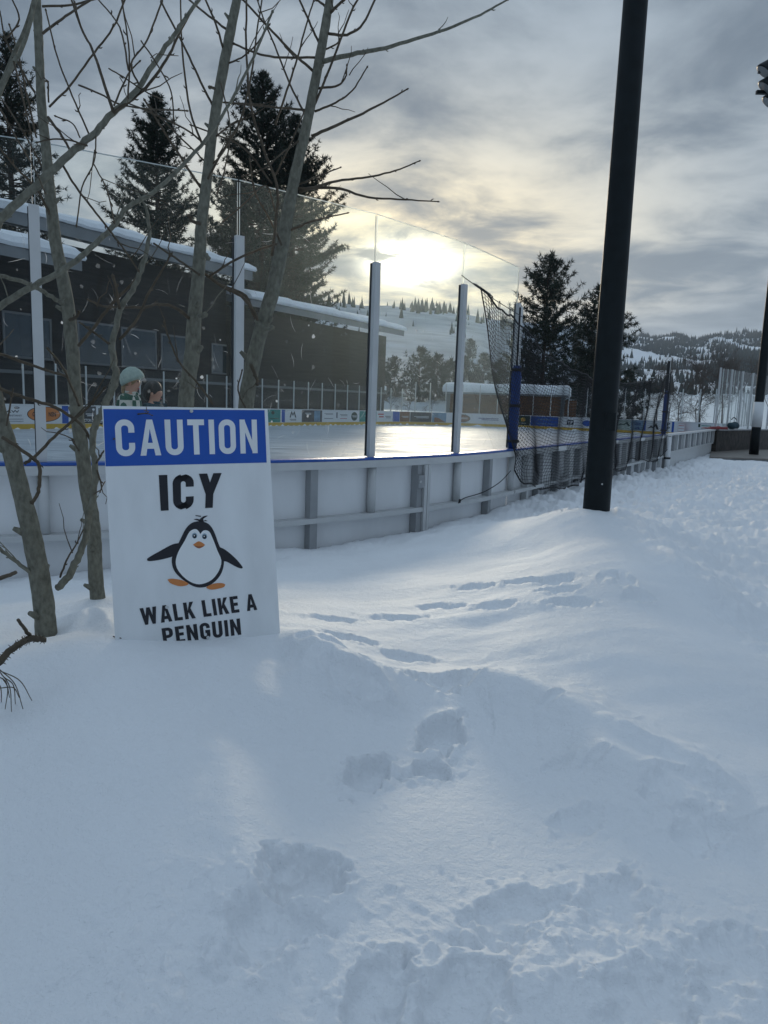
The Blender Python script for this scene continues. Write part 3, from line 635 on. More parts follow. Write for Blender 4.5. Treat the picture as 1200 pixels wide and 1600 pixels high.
def advert(p0, p1, m, label, items=(), z0=.235, z1=1.035):
    sa, sb = s_far(p0), s_far(p1); s = (sa+sb)/2; w = abs(sb-sa); a = axes(s); X = -a[0]; nin = -a[1]
    A, B = rp3(sa, 0, 0), rp3(sb, 0, 0); X = (B-A)/np.linalg.norm(B-A); nin = np.array([-X[1], X[0], 0]); nin = nin if nin @ -a[1] > 0 else -nin
    pn_ = part(fb, 'advert_panel', m, lambda b: band(b, sa, sb, -.009, -.003, z0, z1, .4), label=label)
    base = (A+B)/2 + nin*(.0125 + (w*w/(8*RR) if (s % LOOP) > LS and (s % LOOP) < LS+Q or LS+Q+LE < (s % LOOP) < LS+2*Q+LE else 0)) + ZV*(z0+z1)/2; H = z1-z0
    X3 = X if proj(base+X*.1)[0] > proj(base)[0] else -X
    for i, (kind, mt, x, y, ww, hh, *r) in enumerate(items):
        o = base + X3*x*w + ZV*y*H + nin*.003*i
        def f(b):
            if kind == 't': put_text(b, r[0], o, X3, ZV, ww*w, hh*H, .02, r[1] if len(r) > 1 else 0)
            elif kind == 'l':                       # lines too small to read
                for q in range(r[0]): quad(b, o + ZV*H*hh*((r[0]-1)/2-q)/r[0] + X3*w*ww*(.08 if q % 2 else 0), X3, ZV, ww*w*(.84 if q % 2 else 1), hh*H/r[0]*.45)
            elif kind == 'e': ellipse(b, o, X3, ZV, ww*w/2, hh*H/2)
            elif kind == 'q': quad(b, o, X3, ZV, ww*w, hh*H)
            elif kind == 'm': b.add([o+X3*(p[0]*ww*w)+ZV*(p[1]*hh*H) for p in r[0]], [tuple(range(len(r[0])))])
        part(pn_, 'lettering' if kind == 't' else 'emblem', mt, f)
MTN = [(-.5, -.5), (-.22, .5), (0, .02), (.22, .5), (.5, -.5), (.32, -.5), (.18, .1), (0, -.28), (-.18, .1), (-.32, -.5)]
PEAK = [(-.5, -.5), (-.2, .1), (-.05, -.1), (.25, .5), (.5, -.5), (.3, -.5), (.2, .0), (.05, -.3), (-.2, -.25)]
advert(-62, 40, 'white_ad', 'white advert reading SHAW accountant', [('t', 'ink', .17, .16, .46, .14, 'OSHAW'), ('e', 'ink', .36, .36, .09, .12), ('t', 'white_ad', .36, .36, .06, .06, 'CPA'), ('t', 'grey_ink', .24, -.06, .4, .09, 'ACCOUNTANT'), ('l', 'grey_ink', .26, -.25, .4, .06, 1), ('l', 'grey_ink', .26, -.37, .4, .05, 1)])
advert(40, 97, 'white_ad', 'white advert with an orange oval', [('e', 'ink', 0, .02, .92, .86), ('e', 'orange_ink', 0, .02, .88, .80), ('t', 'ink', -.22, .02, .2, .26, 'CHI'), ('t', 'ink', .22, .02, .2, .26, 'NSN')])
advert(97, 107, 'blue_print', 'plain blue strip'); advert(107, 130, 'white_ad', 'white advert behind a trunk', [('l', 'grey_ink', 0, 0, .7, .2, 2)])
advert(130, 150, 'dark_print', 'black advert with white lettering', [('e', 'white_ad', .3, .32, .2, .14), ('l', 'white_ad', 0, .0, .6, .2, 2), ('t', 'white_ad', 0, -.32, .86, .17, 'CTOR LLC')])
advert(151, 215, 'white_ad', 'white advert behind the sign edge', [('q', 'ink', -.4, 0, .12, .8), ('q', 'white_ad', -.4, 0, .09, .72)])
advert(300, 415, 'white_ad', 'white advert behind the sign', [('l', 'navy', 0, 0, .6, .3, 2)])
advert(418, 438, 'teal', 'teal advert', [('e', 'green_print', -.1, .25, .25, .28), ('l', 'green_print', 0, -.2, .7, .1, 1)])
advert(440, 445, 'blue_print', 'narrow blue strip')
advert(446, 471, 'white_ad', 'white advert with a black mountain M', [('m', 'ink', -.05, .15, .42, .55, MTN), ('l', 'ink', -.05, -.3, .42, .16, 2)])
advert(471.5, 503, 'dark_print', 'dark photo advert', [('l', 'white_ad', -.2, .2, .3, .18, 2), ('q', 'sky_print', .25, 0, .3, .9)])
advert(503.5, 523, 'white_ad', 'white advert with grey lines of text', [('l', 'grey_ink', 0, .2, .7, .16, 2), ('l', 'grey_ink', 0, -.2, .7, .12, 1)])
advert(523.5, 545, 'white_ad', 'white advert with a grey bar', [('q', 'grey_ink', -.38, .1, .1, .5), ('l', 'grey_ink', .1, .1, .55, .2, 2), ('l', 'red_ink', .1, -.2, .5, .1, 1)])
advert(545.5, 561, 'white_ad', 'white advert with a dark oval', [('e', 'green_print', 0, 0, .62, .8), ('l', 'white_ad', 0, 0, .5, .2, 2)])
advert(561.5, 588, 'teal', 'second teal advert', [('l', 'white_ad', 0, 0, .4, .2, 2)])
advert(588.5, 613, 'white_ad', 'white advert with a red T mark', [('l', 'red_ink', -.25, .1, .35, .5, 2), ('l', 'grey_ink', .2, -.05, .35, .3, 2)])
advert(613.5, 624, 'blue_print', 'blue advert'); advert(624.5, 640, 'brown_print', 'faded red advert', [('l', 'white_ad', 0, 0, .7, .2, 2)])
advert(641, 674, 'dark_print', 'dark advert', [('l', 'white_ad', 0, 0, .7, .24, 2)])
advert(675, 697, 'sky_print', 'blue and brown photo advert', [('m', 'brown_print', .05, -.22, .8, .5, [(-.5, .5), (-.1, .3), (.5, -.5), (-.5, -.5)])])
advert(698, 736, 'white_ad', 'white advert with a brown oval', [('e', 'dark_print', .1, .0, .72, .84), ('e', 'brown_print', .1, .0, .64, .72), ('l', 'white_ad', .1, 0, .5, .2, 2)])
advert(737, 789, 'white_ad', 'white advert behind the net', [('l', 'navy', 0, 0, .6, .3, 2)])
advert(790, 828, 'green_print', 'dark green advert with orange flower', [('t', 'white_ad', -.22, .08, .42, .34, 'NEW'), ('e', 'yellow', .22, .1, .2, .42), ('e', 'orange_ink', .22, .05, .1, .2), ('l', 'white_ad', .2, -.28, .3, .08, 1)])
advert(829, 872, 'blue_print', 'blue advert with pale script', [('t', 'sky_print', .0, .18, .55, .3, 'perfect', .4), ('l', 'sky_print', 0, -.25, .75, .16, 2)])
advert(873, 909, 'white_ad', 'white advert reading VIP', [('q', 'ink', -.0, .02, .28, .5), ('t', 'white_ad', 0, .02, .22, .3, 'VIP')])
advert(909.5, 958, 'white_ad', 'white advert behind the pole', [('e', 'blue_print', -.35, 0, .3, .6)])
advert(958.5, 985, 'scene_print', 'pale landscape advert', [('m', 'green_print', .1, .1, .8, .4, PEAK)])
advert(985.5, 1005, 'sky_print', 'pale blue advert', [('l', 'navy', 0, .15, .6, .3, 2), ('m', 'navy', 0, -.25, .5, .25, PEAK)])
advert(1005.5, 1009, 'blue_print', 'narrow blue strip beside landscape')
advert(1009.5, 1032, 'white_ad', 'white advert with black peaks', [('m', 'ink', 0, 0, .8, .6, PEAK)])
advert(1033, 1049, 'white_ad', 'white advert reading UP UP', [('t', 'ink', 0, .24, .7, .32, 'UP'), ('t', 'ink', 0, -.14, .7, .32, 'UP'), ('l', 'grey_ink', 0, -.4, .6, .08, 1)])
advert(1049.5, 1053, 'blue_print', 'narrow blue strip beside UP UP')
advert(1054, 1120, 'white_ad', 'long white advert with red framed text', [('q', 'red_ink', -.28, .0, .17, .72), ('q', 'white_ad', -.28, 0, .162, .67), ('l', 'red_ink', -.28, .18, .13, .12, 1), ('l', 'red_ink', -.28, -.1, .13, .08, 1), ('q', 'green_print', .14, .28, .05, .3), ('l', 'teal', .3, .28, .22, .15, 1)])

# ------------------------------------------------------------------ caution sign
def cs(x, y): return on_sign(140+x/3.871, 620+y/3.871)   # coordinates of the enlarged crop
SWD = on_sign(417.8, 636)[0]; SHT = .93
def S3(a, b, lift=0.0): return STL + s_h*a - s_up*b + s_n*lift
sg = thing('caution_sign', S3(SWD/2, SHT), 'white caution sign with blue header and a penguin, leaning in the snow', 'sign')
def sheet(b, pts, lift): b.add([S3(p[0], p[1], lift) for p in pts], [tuple(range(len(pts)))])
def slab(b):
    nx, ny = 12, 16; V = []
    for l in (.0, -.004):
        for j in range(ny+1):
            for i in range(nx+1): V.append(S3(SWD*i/nx, SHT*j/ny, l))
    k = (nx+1)*(ny+1); Fs = []
    for j in range(ny):
        for i in range(nx):
            q = j*(nx+1)+i; Fs += [(q, q+nx+1, q+nx+2, q+1), (k+q, k+q+1, k+q+nx+2, k+q+nx+1)]
    rim = [i for i in range(nx+1)] + [(j+1)*(nx+1)-1 for j in range(1, ny+1)] + [ny*(nx+1)+i for i in range(nx-1, -1, -1)] + [j*(nx+1) for j in range(ny-1, 0, -1)]
    for i in range(len(rim)): Fs.append((rim[i], rim[(i+1) % len(rim)], k+rim[(i+1) % len(rim)], k+rim[i]))
    b.add(V, Fs)
part(sg, 'panel', 'sign_white', slab)
part(sg, 'header', 'sign_blue', lambda b: sheet(b, [cs(82, 74), cs(1058, 81), cs(1071, 398), cs(97, 421)], .0006))
def arc(cx, cy, r, a0, a1, n=7): return [(cx+r*math.cos(math.radians(a)), cy+r*math.sin(math.radians(a))) for a in np.linspace(a0, a1, n)]
def glyph(ch, t=.17):
    w = .52; r = .165; h2 = t/2; L = lambda *p: list(p)
    xl, xr, yb, yt = h2, w-h2, h2*.95, 1-h2*.95
    if ch == 'C': return w, [arc(xr-r, yt-r, r, -0, 90)[0:0] + [(xr, .64)] + arc(xr-r, yt-r, r, 0, 90) + arc(xl+r, yt-r, r, 90, 180) + arc(xl+r, yb+r, r, 180, 270) + arc(xr-r, yb+r, r, 270, 360) + [(xr, .36)]]
    if ch == 'G': return w, [[(xr, .66)] + arc(xr-r, yt-r, r, 0, 90) + arc(xl+r, yt-r, r, 90, 180) + arc(xl+r, yb+r, r, 180, 270) + arc(xr-r, yb+r, r, 270, 360) + [(xr, .50)], [(w*.52, .46), (w-.001, .46)]]
    if ch == 'O': return w, [arc(xr-r, yt-r, r, 0, 90) + arc(xl+r, yt-r, r, 90, 180) + arc(xl+r, yb+r, r, 180, 270) + arc(xr-r, yb+r, r, 270, 359.9) + [(xr, yt-r)]]
    if ch == 'U': return w, [[(xl, 1)] + arc(xl+r, yb+r, r, 180, 270) + arc(xr-r, yb+r, r, 270, 360) + [(xr, 1)]]
    if ch == 'I': return t, [[(h2, 0), (h2, 1)]]
    if ch == 'T': return w*.95, [[(w*.475, 0), (w*.475, 1-t*.9)], [(0, yt), (w*.95, yt)]]
    if ch == 'L': return w*.82, [[(h2, 0), (h2, 1)], [(t, yb), (w*.82, yb)]]
    if ch == 'E': return w*.85, [[(h2, 0), (h2, 1)], [(t, yb), (w*.85, yb)], [(t, .51), (w*.78, .51)], [(t, yt), (w*.85, yt)]]
    if ch == 'N': return w*1.05, [[(h2, 0), (h2, 1)], [(w*1.05-h2, 0), (w*1.05-h2, 1)], ('poly', [(t*.9, 1), (0.02, 1), (w*1.05-t*.9, 0), (w*1.05-.02, 0)])]
    if ch == 'A': return w*1.12, [('poly', [(0, 0), (t*.98, 0), (w*.56+t*.12, .86), (w*.56+t*.5, 1), (w*.56-t*.5, 1)]), ('poly', [(w*1.12, 0), (w*1.12-t*.98, 0), (w*.56-t*.12, .86), (w*.56-t*.5, 1), (w*.56+t*.5, 1)]), [(.15, .27), (w*1.12-.15, .27)]]
    if ch == 'Y': return w*1.1, [[(w*.55, 0), (w*.55, .46)], ('poly', [(0, 1), (t*1.05, 1), (w*.55+h2, .40), (w*.55-h2, .40)]), ('poly', [(w*1.1, 1), (w*1.1-t*1.05, 1), (w*.55-h2, .40), (w*.55+h2, .40)])]
    if ch == 'W':
        W_ = .82; return W_, [('poly', [(0, 1), (t, 1), (W_*.27+t*.42, 0), (W_*.27-t*.42, 0)]), ('poly', [(W_*.5-t*.45, 1), (W_*.5+t*.45, 1), (W_*.27+t*.42, 0), (W_*.27-t*.42, 0)]), ('poly', [(W_*.5-t*.45, 1), (W_*.5+t*.45, 1), (W_*.73+t*.42, 0), (W_*.73-t*.42, 0)]), ('poly', [(W_, 1), (W_-t, 1), (W_*.73-t*.42, 0), (W_*.73+t*.42, 0)])]
    if ch == 'K': return w*1.05, [[(h2, 0), (h2, 1)], ('poly', [(w*1.02-t*1.1, 1), (w*1.02, 1), (t, .30), (t, .50)]), ('poly', [(w*1.05-t*1.08, 0), (w*1.05, 0), (w*.62, .70), (w*.36, .52)])]
    if ch == 'P': return w, [[(h2, 0), (h2, 1)], [(t, yt)] + arc(xr-.16, yt-.16, .16, 90, 0, 6) + arc(xr-.16, .46+.16, .16, 0, -90, 6) + [(t, .46)]]
    return .25, []
def offset_line(P, t):
    P = np.asarray(P, float); n = len(P); keep = [0]
    for i in range(1, n):
        if np.hypot(*(P[i]-P[keep[-1]])) > 1e-5: keep.append(i)
    P = P[keep]; d = np.diff(P, axis=0); d /= np.linalg.norm(d, axis=1)[:, None]; nn = np.c_[-d[:, 1], d[:, 0]]
    N_ = np.vstack([nn[:1], (nn[:-1]+nn[1:])/2, nn[-1:]]); N_ /= (N_**2).sum(1)[:, None]**.5
    cosv = np.ones(len(P)); cosv[1:-1] = np.clip((N_[1:-1]*nn[:-1]).sum(1), .5, 1)
    if np.hypot(*(P[0]-P[-1])) < .01:
        v = nn[0]+nn[-1]; v /= np.linalg.norm(v); N_[0] = N_[-1] = v
    return P + N_*t/2/cosv[:, None], P - N_*t/2/cosv[:, None]
def lettering(txt, corners, t=.17, gap=.10, space=.26, m='ink', lift=.0012, tsplit=None):
    ws = []; x = 0
    for ch in txt:
        if ch == ' ': x += space; continue
        w, _ = glyph(ch, t); ws.append((ch, x)); x += w+gap
    tot = x-gap; TLc, TRc, BRc, BLc = corners
    mapf = lambda p: (TLc*(1-p[0]/tot)+TRc*p[0]/tot)*p[1] + (BLc*(1-p[0]/tot)+BRc*p[0]/tot)*(1-p[1])
    for ch, x0 in ws:
        def f(b):
            for i, st in enumerate(glyph(ch, t)[1]):
                l = lift+.00025*i
                if isinstance(st, tuple): pts = [mapf((x0+p[0], p[1])) for p in st[1]]; sheet(b, pts, l)
                else:
                    A, B = offset_line(st, t); b.strip([S3(*mapf((x0+p[0], p[1])), l) for p in A], [S3(*mapf((x0+p[0], p[1])), l) for p in B])
        part(sg, 'letter', m, f)
lettering('CAUTION', [cs(150, 138), cs(1010, 138), cs(1016, 341), cs(163, 360)], .165, .135, m='sign_white')
lettering('ICY', [cs(418, 474), cs(798, 461), cs(786, 668), cs(430, 690)], .20, .12)
lettering('WALK LIKE A', [cs(301, 1280), cs(1000, 1190), cs(1014, 1288), cs(318, 1382)], .185, .12, .30)
lettering('PENGUIN', [cs(434, 1401), cs(908, 1340), cs(917, 1438), cs(448, 1498)], .185, .12)
def artwork(name, m, pts, lift, k=4, closed=True):
    P = np.array([cs(*p) for p in pts])
    if k: P = smoothline(np.c_[np.vstack([P, P[:1]]), np.zeros(len(P)+1)], k)[:-1, :2]
    def f(b):
        c = P.mean(0); V = [S3(*c, lift)]+[S3(*p, lift) for p in P]; n = len(P); b.add(V, [(0, 1+i, 1+(i+1) % n) for i in range(n)])
    return part(peng, name, m, f)
peng = part(sg, 'penguin', 'ink', lambda b: sheet(b, smoothline(np.c_[[cs(*p) for p in [(672, 750), (720, 770), (752, 815), (780, 890), (806, 950), (812, 1010), (795, 1070), (755, 1120), (700, 1150), (640, 1150), (580, 1118), (520, 1065), (497, 1005), (505, 945), (540, 880), (580, 800), (620, 762), (672, 750)]], np.zeros(18)], 4)[:, :2], .0012))
artwork('flipper', 'ink', [(545, 884), (500, 893), (430, 930), (360, 970), (347, 985), (362, 994), (430, 985), (510, 962), (535, 930)], .0010)
artwork('flipper', 'ink', [(775, 905), (820, 925), (880, 975), (922, 1025), (920, 1038), (890, 1030), (830, 998), (795, 985)], .0010)
artwork('foot', 'orange_ink', [(470, 1105), (500, 1100), (560, 1110), (597, 1130), (580, 1142), (540, 1145), (490, 1128)], .0016)
artwork('foot', 'orange_ink', [(820, 1135), (800, 1127), (750, 1130), (705, 1152), (735, 1166), (780, 1160), (812, 1150)], .0016)
artwork('belly', 'belly', [(668, 830), (690, 808), (722, 815), (745, 860), (772, 930), (796, 990), (782, 1050), (740, 1105), (680, 1132), (630, 1128), (580, 1100), (535, 1050), (520, 1000), (535, 940), (575, 870), (605, 815), (640, 800), (660, 815)], .0020, 3)
for x, y in ((634, 843), (694, 847)):
    artwork('eye', 'eye_blue', [(x+16*math.cos(q), y-3+18*math.sin(q)) for q in np.linspace(0, 6.28, 12, endpoint=False)], .0024, 0)
    artwork('pupil', 'ink', [(x+12*math.cos(q), y+13*math.sin(q)) for q in np.linspace(0, 6.28, 12, endpoint=False)], .0028, 0)
    artwork('glint', 'belly', [(x-2+4*math.cos(q), y-3+4*math.sin(q)) for q in np.linspace(0, 6.28, 8, endpoint=False)], .0032, 0)
artwork('beak', 'orange_ink', [(622, 896), (645, 880), (660, 874), (676, 880), (698, 897), (672, 905), (645, 903)], .0026, 2)
artwork('lower_beak', 'dkorange_ink', [(630, 900), (660, 902), (694, 899), (680, 910), (661, 917), (642, 910)], .0024, 2)
artwork('tuft', 'ink', [(660, 755), (668, 738), (690, 722), (715, 719), (694, 730), (686, 745), (690, 756)], .0014, 2)
artwork('tuft', 'ink', [(628, 742), (650, 738), (680, 748), (672, 758), (652, 748)], .0014, 2); artwork('tuft', 'ink', [(640, 716), (675, 720), (672, 726), (640, 721)], .0014, 0)
artwork('tuft', 'ink', [(680, 755), (700, 745), (714, 752), (698, 752)], .0014, 0)
for x, y in ((614, 88), (714, 1455), (466, 1272)):
    p = cs(x, y); part(sg, 'bolt', 'alu', lambda b: b.tube([S3(*p, .0), S3(*p, .008)], .006, 10))

# ------------------------------------------------------------------ bare saplings in front
def tree_path(pts, Y0, Y1, k=5, jit=.0):
    n = len(pts); Ys = np.linspace(Y0, Y1, n); P = np.array([at(p[0], p[1], y) for p, y in zip(pts, Ys)])
    r = np.array([p[2]*y/FPX/2*.87 for p, y in zip(pts, Ys)]); Q3 = smoothline(np.c_[P, r], k); Pq, rq = Q3[:, :3], Q3[:, 3]
    if jit: Pq[1:-1] += RNG.normal(size=(len(Pq)-2, 3))*jit*rq[1:-1, None]
    return Pq, np.maximum(rq, .0011)
def fill(pts, w0, w1): n = len(pts); return [(p[0], p[1], w0+(w1-w0)*i/(n-1)) for i, p in enumerate(pts)]
def sapling(label, trunk, Yt, branches, base_sink=.25):
    P, r = tree_path(trunk, Yt[0], Yt[1], 6, .02)
    P = np.vstack([P[0]-np.array([0, 0, base_sink]), P]); r = np.concatenate([[r[0]*1.1], r])
    t = thing('bare_sapling', P[1], label, 'tree', 'bare saplings behind the sign')
    def tr(b):
        b.tube(P, r*(1+.02*np.sin(np.arange(len(r))*1.3)), 16)
        for i in range(4, len(P)-2, 7):                 # knots and old branch stubs
            d = RNG.normal(size=3); d -= (d @ (P[i+1]-P[i-1]))*(P[i+1]-P[i-1])/np.sum((P[i+1]-P[i-1])**2); d /= np.linalg.norm(d)
            b.tube([P[i]+d*r[i]*.6, P[i]+d*r[i]*1.15+np.array([0, 0, r[i]*.3]), P[i]+d*r[i]*(1.4+RNG.uniform(0, .5))+np.array([0, 0, r[i]*.7])], [r[i]*.5, r[i]*.36, r[i]*.22], 8)
    part(t, 'trunk', 'bark', tr, True)
    for pts, ya, yb, *thick in branches:
        B, rb = tree_path(pts, ya, yb, 5, .14)
        def br(b):
            b.tube(B, rb, 8 if rb[0] > .006 else 6); L_ = len(B)
            for i in range(3, L_-1, 4):                  # buds and short spurs
                tv = B[i+1]-B[i-1]; tv /= np.linalg.norm(tv)+1e-9
                if RNG.uniform() < .75:
                    d = RNG.normal(size=3); d -= (d @ tv)*tv; d /= np.linalg.norm(d)
                    k = RNG.uniform(.010, .018); b.tube([B[i]+d*rb[i]*.6, B[i]+d*(rb[i]+k*.35)+tv*k*.5, B[i]+d*(rb[i]+k*.45)+tv*k], [.0022, .0026, .0005], 5)
                if RNG.uniform() < .28:
                    d = RNG.normal(size=3)*.5+tv*.8+np.array([0, 0, .5]); d /= np.linalg.norm(d); k = RNG.uniform(.05, .26)
                    e = [B[i]+d*k*q+RNG.normal(size=3)*.004 for q in np.linspace(0, 1, 5)]; b.tube(e, np.linspace(min(rb[i]*.7, .003), .0012, 5), 5)
            k = .014; tv = B[-1]-B[-2]; tv /= np.linalg.norm(tv)+1e-9; b.tube([B[-1], B[-1]+tv*k*.4, B[-1]+tv*k], [rb[-1], rb[-1]*1.6, .0004], 5)
        rb *= .80 if rb[0] < .012 else .9
        part(t, 'branch', 'bark' if pts[0][2] > 8.5 else 'twig', br, True)
    return t
f = fill
A_tr = [(72, 985, 38), (67, 935, 37), (58, 880, 35), (46, 820, 33), (31, 760, 30), (18, 710, 30), (2, 660, 28), (-20, 570, 25), (-45, 450, 21), (-70, 320, 17), (-90, 180, 13)]
A_br = [
 ([(90, 918, 15), (108, 900, 15), (123, 869, 14), (135, 835, 13), (140, 800, 13), (147, 765, 13), (149, 725, 12), (145, 700, 12), (147, 667, 14), (160, 645, 14), (172, 615, 14), (180, 590, 14), (178, 560, 13), (174, 537, 12), (182, 510, 11), (187, 483, 11), (207, 453, 10), (220, 423, 9), (230, 390, 8), (233, 357, 7), (228, 325, 5), (214, 300, 4)], 2.93, 3.05),
 (f([(187, 483), (183, 460), (177, 433)], 7, 6), 3.0, 2.98), (f([(123, 540), (150, 507), (177, 473), (207, 443), (218, 425)], 8, 6), 3.3, 3.05), (f([(123, 503), (143, 517), (172, 538)], 4, 6), 2.95, 3.0),
 (f([(187, 530), (213, 500), (230, 463), (253, 423), (267, 398)], 7, 4), 3.0, 2.9), (f([(60, 920), (46, 894), (21, 875), (-6, 852), (-30, 820)], 10, 7), 2.93, 2.8), (f([(94, 902), (106, 871), (117, 854), (129, 830)], 5, 3), 2.95, 2.9),
 (f([(-45, 450), (-20, 390), (0, 343), (50, 297), (100, 250), (143, 213), (177, 177), (213, 140), (247, 90), (277, 47), (310, 0), (335, -40)], 20, 5), 2.85, 2.7),
 (f([(177, 177), (227, 137), (260, 93), (280, 53), (305, 5)], 7, 4), 2.75, 2.85), (f([(177, 175), (163, 133), (147, 83), (130, 50), (110, -5)], 7, 4), 2.75, 2.9), (f([(200, 155), (202, 83), (193, 17), (190, -20)], 4, 3), 2.73, 2.6),
 (f([(201, 110), (187, 43), (150, -5)], 4, 3), 2.7, 2.8), (f([(217, 132), (205, 100), (230, 63), (252, 5)], 4, 4), 2.73, 2.6), (f([(178, 165), (200, 117), (217, 97)], 4, 3), 2.73, 2.8),
 (f([(140, 212), (113, 150), (90, 90), (72, 18)], 4, 3), 2.78, 2.9), (f([(137, 228), (113, 220), (82, 217), (60, 222)], 4, 3), 2.78, 2.7), (f([(125, 215), (113, 193), (88, 182)], 3, 3), 2.78, 2.85), (f([(150, 213), (147, 253), (128, 293), (120, 350)], 3, 3), 2.78, 2.7),
 (f([(147, 257), (167, 297), (178, 345)], 3, 3), 2.75, 2.7), (f([(98, 258), (117, 290), (140, 320), (165, 352), (190, 385), (215, 421)], 5, 4), 2.8, 2.95), (f([(170, 107), (197, 123), (227, 143), (252, 155)], 3, 3), 2.8, 2.7),
 (f([(123, 133), (157, 147), (187, 163), (233, 170), (290, 173)], 4, 3), 2.85, 2.7), (f([(220, 63), (247, 103), (267, 143), (272, 190)], 3, 3), 2.6, 2.7),
 (f([(-30, 500), (0, 478), (43, 452), (97, 423), (133, 395), (167, 363), (187, 340), (200, 323), (240, 300), (287, 257), (330, 207), (367, 147), (397, 87), (425, 20)], 14, 4), 2.85, 3.1),
 (f([(-25, 420), (0, 430), (43, 443), (70, 457), (96, 473)], 9, 9), 2.85, 3.33), (f([(-20, 548), (0, 553), (57, 573), (103, 588)], 7, 6), 2.85, 3.3), (f([(-25, 590), (0, 607), (50, 625), (82, 635), (112, 652), (132, 670), (142, 690)], 8, 6), 2.86, 3.0),
 (f([(38, 725), (58, 710), (92, 675), (125, 648), (145, 628), (162, 608)], 8, 5), 2.9, 3.0), (f([(3, 683), (32, 702), (58, 722), (62, 745), (60, 768), (51, 784)], 8, 8), 2.82, 2.86), (f([(10, 665), (17, 628), (20, 610)], 4, 3), 2.85, 2.8),
 (f([(158, 662), (185, 652), (225, 646), (238, 649)], 5, 2), 2.95, 2.45), (f([(151, 723), (162, 705), (178, 686)], 5, 3), 2.95, 2.6), (f([(152, 735), (159, 762), (150, 770)], 4, 3), 2.95, 2.9), (f([(73, 543), (97, 573), (113, 607), (123, 632)], 5, 5), 2.8, 3.0),
 (f([(-60, 330), (-20, 200), (10, 120), (40, 60), (60, -20)], 12, 6), 2.85, 2.6), (f([(-20, 180), (20, 90), (48, 20), (55, -30)], 10, 6), 2.8, 2.6), (f([(20, 90), (35, 150), (50, 215)], 4, 3), 2.7, 2.6), (f([(0, 170), (25, 215), (53, 262), (70, 300)], 4, 3), 2.8, 2.7), (f([(10, 60), (30, 30), (15, -10)], 4, 3), 2.7, 2.6)]
sapling('leftmost sapling, its trunk bending out of the frame, with a branchy sucker at its foot', A_tr, (2.95, 2.85), A_br)
B_tr = [(153, 942, 27), (149, 892, 26), (147, 842, 25), (144, 810, 25), (135, 760, 25), (129, 710, 24), (122, 660, 23), (117, 610, 22), (114, 560, 22), (110, 517, 22), (106, 477, 22), (95, 420, 21), (87, 380, 20), (81, 330, 19), (77, 290, 18), (72, 233, 16), (65, 167, 15), (62, 100, 14), (60, 50, 14), (57, 0, 14), (54, -70, 12)]
B_br = [(f([(77, 167), (110, 133), (147, 83), (177, 43), (197, -5)], 5, 4), 3.38, 3.2), (f([(67, 52), (103, 25), (145, -2)], 6, 4), 3.35, 3.2), (f([(66, 10), (110, 8), (155, -3)], 5, 4), 3.35, 3.5), (f([(75, 183), (97, 213), (112, 240)], 6, 5), 3.38, 3.3),
 (f([(55, 145), (30, 103), (8, 60), (0, 20)], 5, 3), 3.38, 3.3), (f([(57, 215), (42, 150), (30, 90), (15, 40)], 4, 3), 3.38, 3.5), (f([(76, 160), (75, 130), (72, 127)], 4, 3), 3.38, 3.3), (f([(84, 350), (60, 300), (25, 262), (0, 232)], 6, 4), 3.4, 3.2), (f([(80, 290), (50, 230), (20, 180), (0, 150)], 4, 3), 3.4, 3.5),
 (f([(109, 500), (119, 495), (123, 488)], 8, 5), 3.36, 3.3), (f([(116, 690), (113, 688), (122, 702)], 5, 4), 3.34, 3.3)]
sapling('straight grey sapling just left of the sign', B_tr, (3.4, 3.4), B_br)
C_tr = [(280, 960, 34), (284, 860, 32), (287, 760, 30), (290, 640, 28), (293, 603, 27), (300, 557, 27), (303, 503, 25), (310, 430, 22), (314, 363, 20), (317, 333, 19), (323, 283, 18), (333, 200, 17), (347, 117, 17), (360, 50, 16), (370, 0, 14), (384, -70, 12)]
